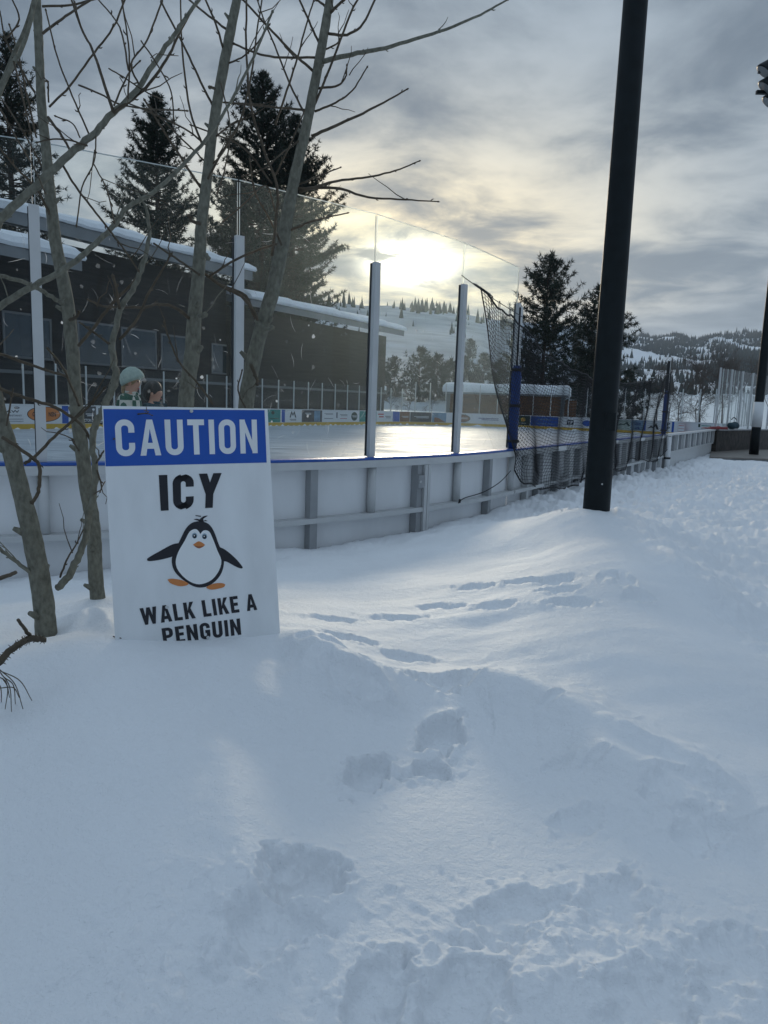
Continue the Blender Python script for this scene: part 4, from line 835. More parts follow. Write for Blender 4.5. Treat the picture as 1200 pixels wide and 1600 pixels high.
C_br = [(f([(317, 228), (297, 173), (285, 80), (282, -5)], 5, 3), 3.6, 3.4), (f([(333, 167), (313, 127), (290, 77), (253, 5)], 5, 4), 3.6, 3.5), (f([(350, 80), (337, 37), (320, -3)], 5, 4), 3.6, 3.4), (f([(353, 45), (320, 20), (290, -5)], 5, 4), 3.6, 3.8), (f([(323, 227), (287, 200), (233, 175), (197, 160)], 4, 3), 3.6, 3.5),
 (f([(320, 252), (287, 220), (250, 183), (233, 165)], 4, 3), 3.6, 3.7), (f([(315, 295), (287, 253), (253, 200), (227, 158)], 6, 4), 3.6, 3.4), (f([(335, 215), (363, 193), (382, 186)], 4, 3), 3.6, 3.5), (f([(350, 160), (380, 162), (405, 163)], 4, 3), 3.6, 3.6), (f([(354, 100), (377, 90), (400, 70), (420, 40)], 4, 3), 3.6, 3.5),
 (f([(335, 138), (328, 136)], 6, 5), 3.55, 3.5), (f([(331, 258), (350, 236), (358, 215)], 4, 3), 3.6, 3.5), (f([(333, 632), (310, 600), (283, 570), (267, 537), (257, 505)], 5, 4), 3.4, 3.3), (f([(318, 427), (347, 447), (377, 463), (395, 485), (404, 503)], 7, 7), 3.65, 3.85), (f([(240, 380), (280, 407), (310, 428)], 4, 5), 3.3, 3.55),
 (f([(327, 433), (360, 410), (397, 393), (430, 382)], 5, 5), 3.65, 3.7), (f([(137, 468), (160, 478), (187, 480), (227, 480), (247, 475), (273, 480), (297, 498)], 5, 8), 3.0, 3.58), (f([(316, 402), (322, 398), (325, 403)], 10, 7), 3.55, 3.5), (f([(310, 495), (320, 492)], 9, 8), 3.55, 3.5), (f([(313, 350), (300, 345), (296, 338)], 8, 6), 3.55, 3.5),
 (f([(345, 130), (360, 200), (352, 260), (340, 300)], 3, 3), 3.5, 3.3), (f([(325, 280), (345, 240), (375, 190), (392, 120), (400, 60), (410, -5)], 5, 3), 3.55, 3.4)]
sapling('sapling rising behind the middle of the sign', C_tr, (3.6, 3.6), C_br)
D_tr = [(372, 960, 36), (374, 850, 33), (378, 740, 30), (384, 635, 28), (396, 563, 27), (410, 509, 25), (427, 451, 25), (441, 384, 24), (452, 320, 21), (462, 271, 19), (479, 196, 17), (496, 108, 16), (508, 42, 15), (515, 0, 13), (527, -70, 11)]
D_br = [(f([(502, 97), (550, 85), (592, 77), (646, 62), (696, 46), (750, 23), (792, 0)], 9, 3), 3.9, 3.5), (f([(487, 213), (525, 196), (567, 177), (600, 160), (635, 140)], 7, 3), 3.9, 3.7), (f([(492, 174), (525, 160), (550, 142), (573, 106)], 5, 3), 3.9, 4.0), (f([(498, 138), (529, 133), (540, 120), (542, 104)], 5, 3), 3.9, 3.8),
 (f([(510, 52), (542, 54), (567, 37), (588, -5)], 6, 4), 3.9, 3.8), (f([(503, 80), (525, 69), (533, 58)], 4, 3), 3.9, 3.95), (f([(468, 300), (525, 283), (575, 277), (617, 267), (654, 252)], 6, 2.5), 3.9, 3.6), (f([(465, 294), (525, 294), (575, 308), (633, 312), (683, 315)], 7, 2.5), 3.9, 3.7), (f([(468, 288), (508, 271), (531, 262)], 4, 2.5), 3.9, 4.0),
 (f([(448, 362), (487, 346), (542, 333)], 5, 2.5), 3.9, 3.8), (f([(489, 111), (458, 83), (417, 40), (380, 0)], 6, 4), 3.9, 3.6), (f([(499, 68), (483, 33), (466, -5)], 5, 4), 3.9, 3.8), (f([(479, 184), (454, 133), (429, 71), (412, 29), (400, -5)], 5, 3), 3.9, 4.1), (f([(430, 195), (452, 130), (467, 83), (480, 33), (492, -5)], 5, 3), 3.7, 3.6),
 (f([(492, 163), (521, 92), (546, 25), (562, -5)], 5, 4), 3.9, 3.7), (f([(514, 22), (528, 8), (543, -5)], 7, 5), 3.9, 3.8), (f([(508, 10), (490, -5)], 5, 4), 3.9, 3.9), (f([(425, 400), (431, 340), (433, 292), (412, 233), (392, 167), (385, 83), (385, -5)], 7, 4), 3.8, 3.4), (f([(429, 275), (450, 233), (475, 175)], 4, 3), 3.8, 3.7),
 (f([(425, 287), (383, 233), (342, 212), (300, 196)], 4, 3), 3.8, 3.6), (f([(492, 90), (438, 90), (400, 83), (367, 69)], 5, 4), 3.9, 3.6), (f([(479, 172), (404, 165), (348, 160)], 5, 3), 3.9, 3.65), (f([(402, 505), (383, 463), (350, 447)], 8, 6), 3.86, 3.8), (f([(385, 640), (372, 610), (378, 580)], 4, 3), 3.8, 3.7), (f([(400, 500), (415, 515), (425, 512)], 9, 7), 3.85, 3.8),
 (f([(392, 570), (401, 590), (402, 600)], 8, 6), 3.85, 3.8), (f([(440, 383), (420, 340), (398, 300), (390, 250)], 5, 3), 3.85, 3.6), (f([(430, 330), (415, 290), (380, 320), (350, 345)], 4, 3), 3.7, 3.5), (f([(475, 215), (440, 240), (415, 262), (380, 275)], 4, 3), 3.9, 3.7)]
sapling('thickest leaning sapling behind the right edge of the sign', D_tr, (3.9, 3.9), D_br)

# broken pine branch lying in from the left edge, and a cut twig
pb = thing('pine_branch', at(20, 1020, 2.2), 'broken brown pine branch with needles hanging at the left edge', 'branch')
P, r = tree_path([(-70, 1110, 15), (-25, 1060, 14), (10, 1022, 13), (35, 1003, 12), (52, 998, 12), (72, 1000, 9)], 2.05, 2.2, 6, .15)
def pbf(b):
    b.tube(P, r, 9)
    for i in range(6, len(P)-1):
        for q in range(4):
            d = RNG.normal(size=3); d /= np.linalg.norm(d); b.tube([P[i]+d*r[i]*.8, P[i]+d*(r[i]+.008)], [.0018, .0006], 4)
part(pb, 'stem', 'twig', pbf, True)
part(pb, 'side_shoot', 'twig', lambda b: b.tube(*tree_path([(50, 998, 8), (40, 985, 7), (28, 968, 6)], 2.18, 2.12, 5, .1), 7), True)
def nee(b):
    for i, (x0, y0, x1, y1) in enumerate([(0, 1048, 50, 1095), (-2, 1045, 36, 1108), (0, 1050, 18, 1112), (4, 1060, 8, 1108), (0, 1075, 30, 1090), (6, 1058, 24, 1100), (-10, 1055, 15, 1090), (-12, 1060, 2, 1105)]):
        Pn, rn = tree_path([(x0, y0, 2.2), ((x0+x1)/2+6, (y0+y1)/2-8, 2), (x1, y1, 1.4)], 2.08, 2.05+.02*i, 6); b.tube(Pn, rn, 5)
part(pb, 'needle_cluster', 'twig', nee)
ct = thing('cut_twig', at(10, 900, 2.4), 'short cut twig poking in at the left edge above the broken branch', 'twig')
part(ct, 'stem', 'twig', lambda b: b.tube(*tree_path([(-70, 925, 10), (-20, 910, 9), (5, 902, 8), (25, 894, 7)], 2.3, 2.4, 6, .15), 8), True)

q_ = atz(188, 1001, .77); ft = thing('fallen_twig', q_, 'tiny dark twig lying on the snow at the bottom left corner of the sign', 'twig')
zt = lambda x, y: gz(x, y)+.006
part(ft, 'stem', 'twig', lambda b: b.tube([[q_[0]+dx_, q_[1]-.03+dy_, zt(q_[0]+dx_, q_[1]-.03+dy_)] for dx_, dy_ in ((-.016, .004), (-.004, 0), (.008, -.003), (.018, -.009))], [.002, .003, .0028, .0012], 6))
part(ft, 'side_shoot', 'twig', lambda b: b.tube([[q_[0]+.0, q_[1]-.03, zt(q_[0], q_[1]-.03)], [q_[0]+.006, q_[1]-.022, zt(q_[0], q_[1]-.022)+.005]], [.0016, .0008], 5))

# ------------------------------------------------------------------ light poles
pbse = at(929, 830, 6.85); H_ = 9.0
lp = thing('light_pole', (pbse[0], pbse[1], .3), 'near dark green steel light pole standing in a snow mound', 'light pole', 'dark light poles')
zz = np.linspace(.2, 9.5, 40); part(lp, 'shaft', 'pole', lambda b: b.tube([[pbse[0], pbse[1], z] for z in zz], .126-(zz-.2)*.0047, 36), True)
part(lp, 'hand_hole', 'pole', lambda b: b.box([pbse[0]+.03, pbse[1]-.121, 1.55], np.eye(3), (.09, .02, .16)))
for z in (1.34, 1.9): part(lp, 'band', 'pole', lambda b: b.tube([[pbse[0], pbse[1], z], [pbse[0], pbse[1], z+.014]], .1255-(z-.2)*.0047, 36), True)
part(lp, 'bolt', 'alu', lambda b: b.tube([[pbse[0], pbse[1]-.118, .98], [pbse[0], pbse[1]-.126, .98]], .008, 8))
fpx = at(1178, 705, 28.5); zd = .2
fpz = thing('light_pole', (fpx[0], fpx[1], zd), 'far dark light pole with a white band, standing on the wooden deck', 'light pole', 'dark light poles')
part(fpz, 'shaft', 'pole', lambda b: b.tube([[fpx[0], fpx[1], z] for z in np.linspace(zd, 14.6, 20)], np.linspace(.17, .13, 20), 24), True)
part(fpz, 'band', 'band', lambda b: b.tube([[fpx[0], fpx[1], zd+1.05], [fpx[0], fpx[1], zd+2.0]], .181, 24), True)
part(fpz, 'crossarm', 'pole', lambda b: (b.box([fpx[0], fpx[1], 13.9], np.eye(3), (2.6, .12, .12)), b.box([fpx[0], fpx[1], 13.2], np.eye(3), (2.6, .12, .12))))
for x, z in ((-1.05, 13.98), (-.95, 13.45), (-.75, 12.95), (0, 13.98), (0, 13.3), (.85, 13.98), (.85, 13.3)):
    c = np.array([fpx[0]+x, fpx[1]-.25, z]); d = np.array([-.62, .15, -.80]); d /= np.linalg.norm(d)
    lm = part(fpz, 'floodlight', 'pole', lambda b: b.tube([c-d*.32, c-d*.25, c, c+d*.18, c+d*.24], [.08, .14, .24, .32, .33], 20), True)
    part(lm, 'lens', 'lens', lambda b: b.tube([c+d*.241, c+d*.25], .28, 20))

# ------------------------------------------------------------------ deck, box wall, screen
dk = thing('wooden_deck', (*at(1150, 712, 27)[:2], 0), 'grey wooden deck beside the gate, dusted with snow', 'deck')
DA, DB, DCx, DDx = np.array([11.35, 25.9]), np.array([15.2, 25.7]), np.array([20, 34.5]), np.array([14.0, 31.8])
part(dk, 'boards', 'deck', lambda b: b.sweep([[[*DA, z], [*DB, z]] if 0 else [[*p, z] for p in (DA, DB)] for p_, z in ()] or [[[*DA, .15], [*DB, .15]], [[*DA, .2], [*DB, .2]], [[*DDx, .2], [*DCx, .2]], [[*DDx, .15], [*DCx, .15]]]))
part(dk, 'skirt', 'fascia', lambda b: b.sweep([[[*(DA+[0, .02]), -.2], [*(DB+[0, .02]), -.2]], [[*(DA+[0, .02]), .148], [*(DB+[0, .02]), .148]], [[*(DA+[0, .08]), .148], [*(DB+[0, .08]), .148]], [[*(DA+[0, .08]), -.2], [*(DB+[0, .08]), -.2]]]))
bw = thing('bench_wall', (13.3, 29.9, 0), 'dark stone faced wall of the team bench beside the gate', 'wall')
def wallseg(b, A, B, z0, z1, t_):
    A = np.asarray(A, float); B = np.asarray(B, float); d = (B-A)/np.linalg.norm(B-A); n = np.array([-d[1], d[0]]); b.box([*((A+B)/2), (z0+z1)/2], [[*d, 0], [*n, 0], [0, 0, 1]], (np.linalg.norm(B-A), t_, z1-z0))
WA, WB = np.array([13.15, 29.75]), np.array([18.6, 35.6])
part(bw, 'face', 'stone', lambda b: wallseg(b, WA, WB, 0, 1.04, .2)); part(bw, 'coping', 'alu_dark', lambda b: wallseg(b, WA, WB, 1.042, 1.09, .3))
wd = (WB-WA)/np.linalg.norm(WB-WA); part(bw, 'vent', 'gasket', lambda b: wallseg(b, WA+wd*4.2+[.09, -.09], WA+wd*4.7+[.09, -.09], .55, .85, .05))
gs = thing('glass_screen', (*WA, 1.1), 'row of tall clear acrylic panes above the team bench wall', 'glass screen')
n_ = 6
for i in range(n_):
    a0 = WA+(WB-WA)*(i/n_); a1 = WA+(WB-WA)*((i+1)/n_); o = part(gs, 'glass_pane', 'glass_far', lambda b: wallseg(b, a0+wd*.05, a1-wd*.05, 1.1, 3.5, .012))
    part(gs, 'post', 'alu', lambda b: wallseg(b, a0-wd*.035, a0+wd*.035, 1.1, 3.52, .06))
    def eg(b):
        for q in (.25, .62): p = a0+(a1-a0)*q; wallseg(b, p-wd*.01, p+wd*.01, 1.1, 3.5, .02)
    if i < 2: part(o, 'pane_edge', 'edge', eg)
tag_o = thing('red_tarp', (13.1, 29.9, 1.1), 'small red folded tarp lying on the end of the bench wall', 'tarp')
def tarp(b):
    c = np.array([13.05, 29.6, 1.1]); V = []; n = 10
    for j in range(3):
        for i in range(n): V.append(c+np.array([(i/(n-1)-.5)*.9, (j-1)*.2, (.02+.09*math.sin(i/(n-1)*2.2)*(.6 if j != 1 else 1)+.02*math.sin(i*2.3))]))
    for i in range(n): V.append(c+np.array([(i/(n-1)-.5)*.9, .2, .0]))
    for i in range(n): V.append(c+np.array([(i/(n-1)-.5)*.9, -.2, .0]))
    Fs = [(j*n+i, j*n+i+1, (j+1)*n+i+1, (j+1)*n+i) for j in range(3) for i in range(n-1)] + [(4*n+i, 4*n+i+1, i+1, i) for i in range(n-1)]
    b.add(V, Fs)
part(tag_o, 'cloth', 'red_vinyl', tarp, True)
bg = thing('sports_bag', (14.4, 31.1, 1.1), 'dark blue sports bag on the bench wall below the clear panes', 'bag')
def bag(b):
    c = np.array([14.45, 31.0, 1.1]); b.tube([c+np.array([wd[0]*x, wd[1]*x, .14+.02*math.sin(x*9)]) for x in np.linspace(-.6, .6, 9)], [.05, .11, .14, .15, .14, .15, .14, .11, .05], 12)
part(bg, 'body', 'navy_coat', bag, True); part(bg, 'handle', 'gasket', lambda b: b.tube([np.array([14.45+wd[0]*x, 31.0+wd[1]*x, 1.48+.1*math.cos(x*5)]) for x in np.linspace(-.3, .3, 9)], .02, 6))

# ------------------------------------------------------------------ lodge and sheds
def uvz(u, v, z): p = uv(u, v); return np.array([p[0], p[1], z])
AX = [np.array([*D2, 0]), np.array([*N2, 0]), ZV]
def ubox(b, u0, u1, v0, v1, z0, z1): b.box(uvz((u0+u1)/2, (v0+v1)/2, (z0+z1)/2), AX, (u1-u0, v1-v0, z1-z0))
lg = thing('lodge', uvz(32, 40, 0), 'dark timber lodge with snow covered sloping roofs beyond the rink', 'building')
part(lg, 'wall', 'plank_dark', lambda b: ubox(b, 8, 40.3, 37, 48, 0, 9.75), label='dark plank wall of the main hall')
part(lg, 'wall', 'plank_dark', lambda b: ubox(b, 40.3, 62, 36.6, 46, 0, 8.0), label='dark plank wall of the lower wing')
def roof(name, u0, u1, v0, v1, z0, rise, fasc, sn, lab):
    ro = part(lg, 'roof', 'fascia', lambda b: b.sweep([[uvz(u0, v0, z0), uvz(u1, v0, z0)], [uvz(u0, v0, z0+fasc), uvz(u1, v0, z0+fasc)], [uvz(u0, v1, z0+fasc+rise), uvz(u1, v1, z0+fasc+rise)], [uvz(u0, v1, z0+rise), uvz(u1, v1, z0+rise)]]), label=lab)
    def sno(b):
        us = np.linspace(u0-.1, u1+.12, 60); prof = [(v0-.1, .03), (v0-.22, sn*.35), (v0-.12, sn*.8), (v0+.25, sn), (v1, sn), (v1, .03)]; paths = []
        for v, h in prof:
            paths.append([uvz(u, v + (.05*math.sin(u*2.1)+.04*math.sin(u*5.3) if v < v0 else 0), z0+fasc+rise*(v-v0)/(v1-v0)+h*(1+.12*math.sin(u*.9)+.07*math.sin(u*3.1) if h > .05 else 1)*(1 if 0 < i < 59 else .8)) for i, u in enumerate(us)])
        b.sweep(paths)
    part(ro, 'snow_cover', 'snow_roof', sno, False)
roof('main', 24.3, 41.0, 35.2, 49, 9.8, 3.0, .62, .52, 'main sloping roof')
roof('wing', 40.6, 62.6, 35.0, 47, 8.05, 2.2, .5, .55, 'lower roof of the right wing')
roof('porch', 8, 25.4, 33.0, 37, 7.75, .8, .5, .6, 'porch roof at the left')
for px0, px1, z0, z1 in ((5, 53, 3.35, 5.75), (56, 81, 3.35, 5.6), (121, 180, 3.3, 5.75), (189, 244, 3.3, 5.7), (251, 294, 3.3, 5.6), (330, 362, 3.3, 5.4)):
    def uw(px): k = (px-600)/FPX; k = ray(px, 560); k = k[0]/k[1]; a = D2[0]-k*D2[1]; return (k*N2[1]*37-N2[0]*37)/a
    ua, ub = uw(px0), uw(px1)
    w = part(lg, 'window', 'frame', lambda b: [ubox(b, *q) for q in ((ua, ub, 36.93, 36.997, z0, z0+.12), (ua, ub, 36.93, 36.997, z1-.12, z1), (ua, ua+.12, 36.93, 36.997, z0+.12, z1-.12), (ub-.12, ub, 36.93, 36.997, z0+.12, z1-.12))])
    part(w, 'pane', 'winglass', lambda b: ubox(b, ua+.12, ub-.12, 36.95, 36.985, z0+.12, z1-.12))
part(lg, 'post', 'plank_dark', lambda b: [ubox(b, u, u+.3, 33.3, 33.6, 0, 7.75) for u in (12, 18.5, 24.8)])
part(lg, 'ledge', 'frame', lambda b: ubox(b, 22, 62, 36.3, 36.58, 2.55, 2.72))
sh = thing('red_shed', (*at(555, 630, 76)[:2], 0), 'small dark red shed at the far end of the lodge', 'shed')
c = at(552, 640, 76)
part(sh, 'wall', 'red_planks', lambda b: b.box([c[0], c[1], 1.5], AX, (4, 4.4, 3.0))); part(sh, 'roof', 'snow_roof', lambda b: b.sweep([[c+AX[0]*q+np.array([0, 0, 0])+AX[1]*v+ZV*(z-c[2]) for q in (-2.3, 2.3)] for v, z in ((-2.5, 3.02), (0, 4.0), (2.5, 3.02), (2.5, 3.4), (0, 4.5), (-2.5, 3.4))]))
# brown snack shack beyond the far end
sa_, sb_ = at(700, 640, 76), at(878, 646, 73)
sk = thing('plank_shack', (*((sa_+sb_)/2)[:2], 0), 'low brown plank hut with a thick snow roof beyond the far boards', 'hut')
dx = (sb_-sa_); dx[2] = 0; Ls = np.linalg.norm(dx); dx /= Ls; dy = np.array([-dx[1], dx[0], 0]); mid = (sa_+sb_)/2; mid[2] = 0
part(sk, 'wall', 'plank_brown', lambda b: b.box(mid+dy*3+ZV*1.45, [dx, dy, ZV], (Ls, 6, 2.9)))
part(sk, 'corner_post', 'frame', lambda b: [b.box(mid+dx*q*(Ls/2)-dy*.06+ZV*1.45, [dx, dy, ZV], (.35, .12, 2.9)) for q in (-1, 1)])
part(sk, 'roof', 'fascia', lambda b: b.box(mid+dy*3+ZV*2.99, [dx, dy, ZV], (Ls+1.0, 7, .16)))
def snc(b):
    us = np.linspace(-Ls/2-.55, Ls/2+.6, 50); paths = []
    for v, h in ((-.55, .0), (-.72, .35), (-.5, .8), (0, .95), (6, 1.05), (6.5, 0)):
        paths.append([mid+dx*u+dy*(v+.06*math.sin(u*1.7))+ZV*(3.075+h*(.75 if i in (0, 49) else 1+.05*math.sin(u*1.1))) for i, u in enumerate(us)])
    b.sweep(paths)
part(sk, 'snow_cover', 'snow_roof', snc, True)
part(sk, 'side_screen', 'plank_brown', lambda b: b.box(mid+dx*(Ls/2+.75)+dy*1+ZV*1.3, [dx, dy, ZV], (1.1, .12, 2.6)))

# ------------------------------------------------------------------ conifers
def conifer_data(h, wid, seed, dens=1.0, open_=.25, tuft=.5, base=.12, shape=1.0, nn=11):
    g = np.random.default_rng(seed); tv = []; tf = []; o = 0; bt = MB()
    zs = np.linspace(0, h, 14); bend = np.c_[np.cumsum(g.normal(size=14))*.012*h/10, np.cumsum(g.normal(size=14))*.012*h/10]
    bt.tube(np.c_[bend, zs], .018*h*(1-zs/h*.93)**.9*(.9 if h > 12 else .8), 9); nb_ = int(h*9*dens)
    for i in range(nb_):
        q = base+(1-base)*(i+g.uniform())/nb_; q = min(q, .995)
        prof = (min(1, (1-q)*2.7)**.75)*(.55+.45*min(1, (q-base)/.18+.25)); lum = .45+.9*g.uniform()**.9
        L_ = wid/2*prof**shape*lum+.15*tuft
        a = g.uniform(0, 2*math.pi); el = (-.25+.75*q+g.normal()*.16)
        p0 = np.array([np.interp(q*h, zs, bend[:, 0]), np.interp(q*h, zs, bend[:, 1]), q*h])
        d = np.array([math.cos(a)*math.cos(el), math.sin(a)*math.cos(el), math.sin(el)]); m_ = max(3, int(L_/(.42*tuft)))
        ts = np.linspace(0, 1, 6); pts = p0+np.outer(ts*L_, d)+np.outer(np.sin(ts*3)*-.08*L_+ts**2*.18*L_, ZV)
        if h > 6: bt.tube(pts, np.linspace(.035, .012, 6)*h/18, 4, False)
        for j in range(m_):
            t = .25+.75*(j+g.uniform())/m_
            if g.uniform() < open_ and t < .8: continue
            c = p0+d*L_*t+ZV*(math.sin(t*3)*-.08*L_+t**2*.18*L_)+g.normal(size=3)*.16*tuft*np.array([1, 1, .7])
            k = nn; dirs = g.normal(size=(k, 3))+d*.7+ZV*.35; dirs /= np.linalg.norm(dirs, axis=1)[:, None]
            ln = tuft*g.uniform(.5, 1.0, size=(k, 1))*(.75 if t < .5 else 1); sd = np.cross(dirs, g.normal(size=(k, 3))); sd /= np.linalg.norm(sd, axis=1)[:, None]+1e-9
            w = tuft*.14
            V = np.stack([c+dirs*ln*.1-sd*w*.5, c+dirs*ln*.1+sd*w*.5, c+dirs*ln], 1).reshape(-1, 3); tv.append(V); tf.append(np.arange(3*k).reshape(-1, 3)+o); o += 3*k
    return bt, np.concatenate(tv), np.concatenate(tf)
def conifer(name, label, px, ptop, Y, wpx, seed, m='needles', pbase=None, **kw):
    if pbase:                                   # stands where the sight line meets the slope
        ys = np.geomspace(60, 900, 500); d = ray(px, pbase); hz_ = [CZ+d[2]/d[1]*y_-gz(d[0]/d[1]*y_, y_) for y_ in ys]
        Y = next((y_ for y_, h_ in zip(ys, hz_) if h_ < 0), Y)
    p = at(px, ptop, Y); zb = gz(p[0], p[1]); zb = max(zb, 0)-.2; h = p[2]-zb; wid = wpx*Y/FPX
    t = thing(name, (p[0], p[1], zb), label, 'tree', 'conifers')
    bt, V, T = conifer_data(h, wid, seed, **kw); off = np.array(t['_o'])
    for i in range(len(bt.v)): bt.v[i] = bt.v[i]+off
    bt.build('trunk', 'bark_old', t, True); fast_mesh('crown', V+off, T, [m], t); return t
conifer('pine_tree', 'tall dark pine cut off by the left edge behind the lodge', 8, 55, 62, 130, 11, dens=1.5, tuft=.52, open_=.1, nn=13)
conifer('pine_tree', 'full dark pine behind the lodge, between the two left saplings', 243, 148, 66, 128, 12, dens=2.0, tuft=.5, open_=.03, nn=16)
conifer('pine_tree', 'tallest dark pine with a narrow pointed top, behind the leaning sapling', 408, 112, 70, 150, 13, dens=2.0, tuft=.5, open_=.06, nn=16)
conifer('pine_tree', 'broad pine merging with the tallest one, nearest to the sun', 462, 182, 72, 135, 14, dens=2.0, tuft=.5, open_=.06, nn=16)
conifer('pine_tree', 'smaller pine filling in beneath the tallest pair, left side', 372, 270, 74, 90, 15, dens=1.3, tuft=.7, nn=12)
conifer('ponderosa_pine', 'open crowned pine standing alone behind the plank hut', 858, 404, 88, 112, 16, dens=1.5, tuft=.75, open_=.22, base=.08, shape=.8, nn=12)
conifer('ponderosa_pine', 'pine half hidden by the near light pole', 942, 448, 96, 96, 17, dens=1.4, tuft=.8, open_=.2, base=.06, nn=12)
conifer('ponderosa_pine', 'short pine crowded between the lone pine and the near light pole', 918, 560, 104, 55, 18, dens=1.3, tuft=.8, base=.05, nn=12)
conifer('ponderosa_pine', 'small dark pine at the foot of the lone pine', 826, 560, 96, 60, 19, dens=1.3, tuft=.7, base=.05)
conifer('ponderosa_pine', 'dark bushy pine just right of the near light pole', 985, 585, 120, 70, 31, dens=1.2, tuft=.9, base=.05)
lab = ['young pine behind the second pane from the sun post, leftmost of the row', 'bushy young pine left of the sun column on the far slope', 'tallest young pine of the row in the middle pane', 'young pine right of the tallest one in the row', 'young pine close beside the post left of the net', 'young pine seen just right of the post left of the net', 'young pine behind the hanging net edge', 'young pine behind the net beside the blue padded post']
for i, (px, pt, Y, w) in enumerate(((588, 552, 120, 44), (618, 560, 128, 40), (657, 545, 118, 46), (684, 556, 124, 48), (703, 566, 130, 36), (727, 560, 118, 32), (757, 556, 114, 44), (783, 566, 120, 40))):
    conifer('young_pine', lab[i], px, pt, Y, w, 40+i, 'needles_far', dens=1.5, tuft=.8, open_=.1, base=.04, nn=10)
conifer('young_pine', 'lone small conifer on the open snow slope', 736, 531, 230, 18, 55, 'needles_far', pbase=560, dens=1.5, tuft=1.0, open_=.05, base=.03, nn=9)

# bare deciduous trees
def bare_data(h, seed, spread=.55, levels=4, split=5, up=.35, rad=.014):
    g = np.random.default_rng(seed); lines = []
    def grow(p, d, L_, r, lv):
        n = 5; pts = [p]
        for i in range(n):
            d = d+g.normal(size=3)*.10+ZV*up*.07; d = d/np.linalg.norm(d); pts.append(pts[-1]+d*L_/n)
        lines.append((np.array(pts), r, lv))
        if lv == 0: return
        for j in range(split+(lv < levels)):
            k = int(g.integers(2, n+1)); nd = d+g.normal(size=3)*spread; nd /= np.linalg.norm(nd); grow(pts[k], nd, L_*g.uniform(.5, .78), r*.52, lv-1)
    grow(np.zeros(3), np.array([0, 0, 1.]), h*.42, h*rad, levels); return lines
def bare_tree(name, label, px, ptop, Y, seed, grp, m='grey_bark', **kw):
    p = at(px, ptop, Y); zb = max(gz(p[0], p[1]), 0)-.1; h = p[2]-zb; t = thing(name, (p[0], p[1], zb), label, 'shrub' if 'shrub' in name else 'tree', grp); L_ = bare_data(h, seed, **kw)
    top = max(l[0][:, 2].max() for l in L_); k = h/top; off = np.array(t['_o'])
    a, c = MB(), MB(); lv = max(l[2] for l in L_)
    for P, r, l in L_: (a if l == lv else c).tube(P*k+off, np.linspace(r, r*.55, len(P)), 6 if l == lv else 3, l == lv)
    a.build('trunk', m, t, True); c.build('crown', m, t); return t
lab = ['brown bare tree left of the gate post, nearest the dark pine', 'brown bare tree directly behind the blue padded post', 'dense brown bare tree right of the blue padded post', 'wide bare tree with pale twigs above the clear screen', 'tall bare tree standing just left of the far pole', 'bare tree behind the far pole at the right edge', 'low brown bare tree in the thicket beyond the far glass', 'low bare tree between the thicket and the clear screen', 'small bare tree at the right end of the far boards', 'bare tree beyond the right frame edge']
for i, (px, pt, Y, up) in enumerate(((1012, 560, 120, .3), (1035, 552, 128, .35), (1068, 566, 118, .3), (1105, 532, 135, .5), (1142, 520, 130, .6), (1180, 540, 140, .5), (1050, 588, 105, .2), (1095, 585, 108, .2), (1125, 600, 104, .2), (1215, 530, 135, .5))):
    bare_tree('bare_tree', lab[i], px, pt, Y, 60+i, 'bare trees beyond the rink', spread=.62 if i not in (3, 4) else .5, levels=4, split=5, up=up, rad=.010)
lab = ['bare shrub on the snow bank left of the sun column', 'bare shrub under the sun column beyond the far boards', 'rounded bare shrub beside the plank hut', 'bare shrub between red shed and sun post', 'bare shrub right of the near pole, on the snow bank', 'bare shrub behind the pale blue advert', 'bare shrub behind the UP UP advert', 'low bare shrub right of the plank hut', 'low bare shrub in front of the clear screen']
for i, (px, pt, Y) in enumerate(((612, 590, 84), (640, 596, 84), (675, 602, 86), (588, 598, 82), (985, 628, 80), (1005, 634, 79), (1060, 632, 78), (905, 622, 82), (1096, 634, 78))):
    bare_tree('bare_shrub', lab[i], px, pt, Y, 80+i, 'bare shrubs beyond the far boards', spread=.8, levels=3, split=6, up=.2, rad=.012)

# forest on the hills
g = np.random.default_rng(5); Vs = []; Fs_ = []; o = 0
def cones(n, pxr, rr_, prob):
    global o
    px = g.uniform(*pxr, n); r = np.sqrt(g.uniform(rr_[0]**2, rr_[1]**2, n)); k = (px-600)/FPX; y = r/np.sqrt(1+k*k); x = k*y
    keep = g.uniform(size=n) < prob(x, y, px, r); x, y = x[keep], y[keep]; z = ground_z(x, y, False); hh = (3+12*g.uniform(0, 1, len(x))**1.6)*(1 if pxr[0] > 800 else .75); w = hh*g.uniform(.16, .26, len(x))
    for q, fr in ((0, 1.),):
        a = np.linspace(0, 2*math.pi, 5, endpoint=False)
        ringv = np.stack([np.c_[x+w*math.cos(t), y+w*math.sin(t), z-1] for t in a], 1); topv = np.c_[x+g.normal(size=len(x))*.3, y, z+hh][:, None]
        V = np.concatenate([ringv, topv], 1).reshape(-1, 3); i0 = np.arange(len(x))[:, None]*6+o
        for j in range(5): Fs_.append(np.concatenate([i0+j, i0+(j+1) % 5, i0+5], 1))
        Vs.append(V); o += len(V)
cones(42000, (880, 1500), (700, 2600), lambda x, y, px, r: np.clip(.58+3.4*fbm(x/110., y/210., 3), .02, 1))
cones(5000, (300, 880), (330, 700), lambda x, y, px, r: np.clip(-.18+.7*fbm(x/50., y/50., 3)+.38*np.exp(-((r-605)/60)**2), .012, .7))
tag(fast_mesh('hillside_forest', np.concatenate(Vs), np.concatenate(Fs_), ['needles_far']), 'scattered dark conifer forest on the snowy hills', 'forest', kind='stuff')

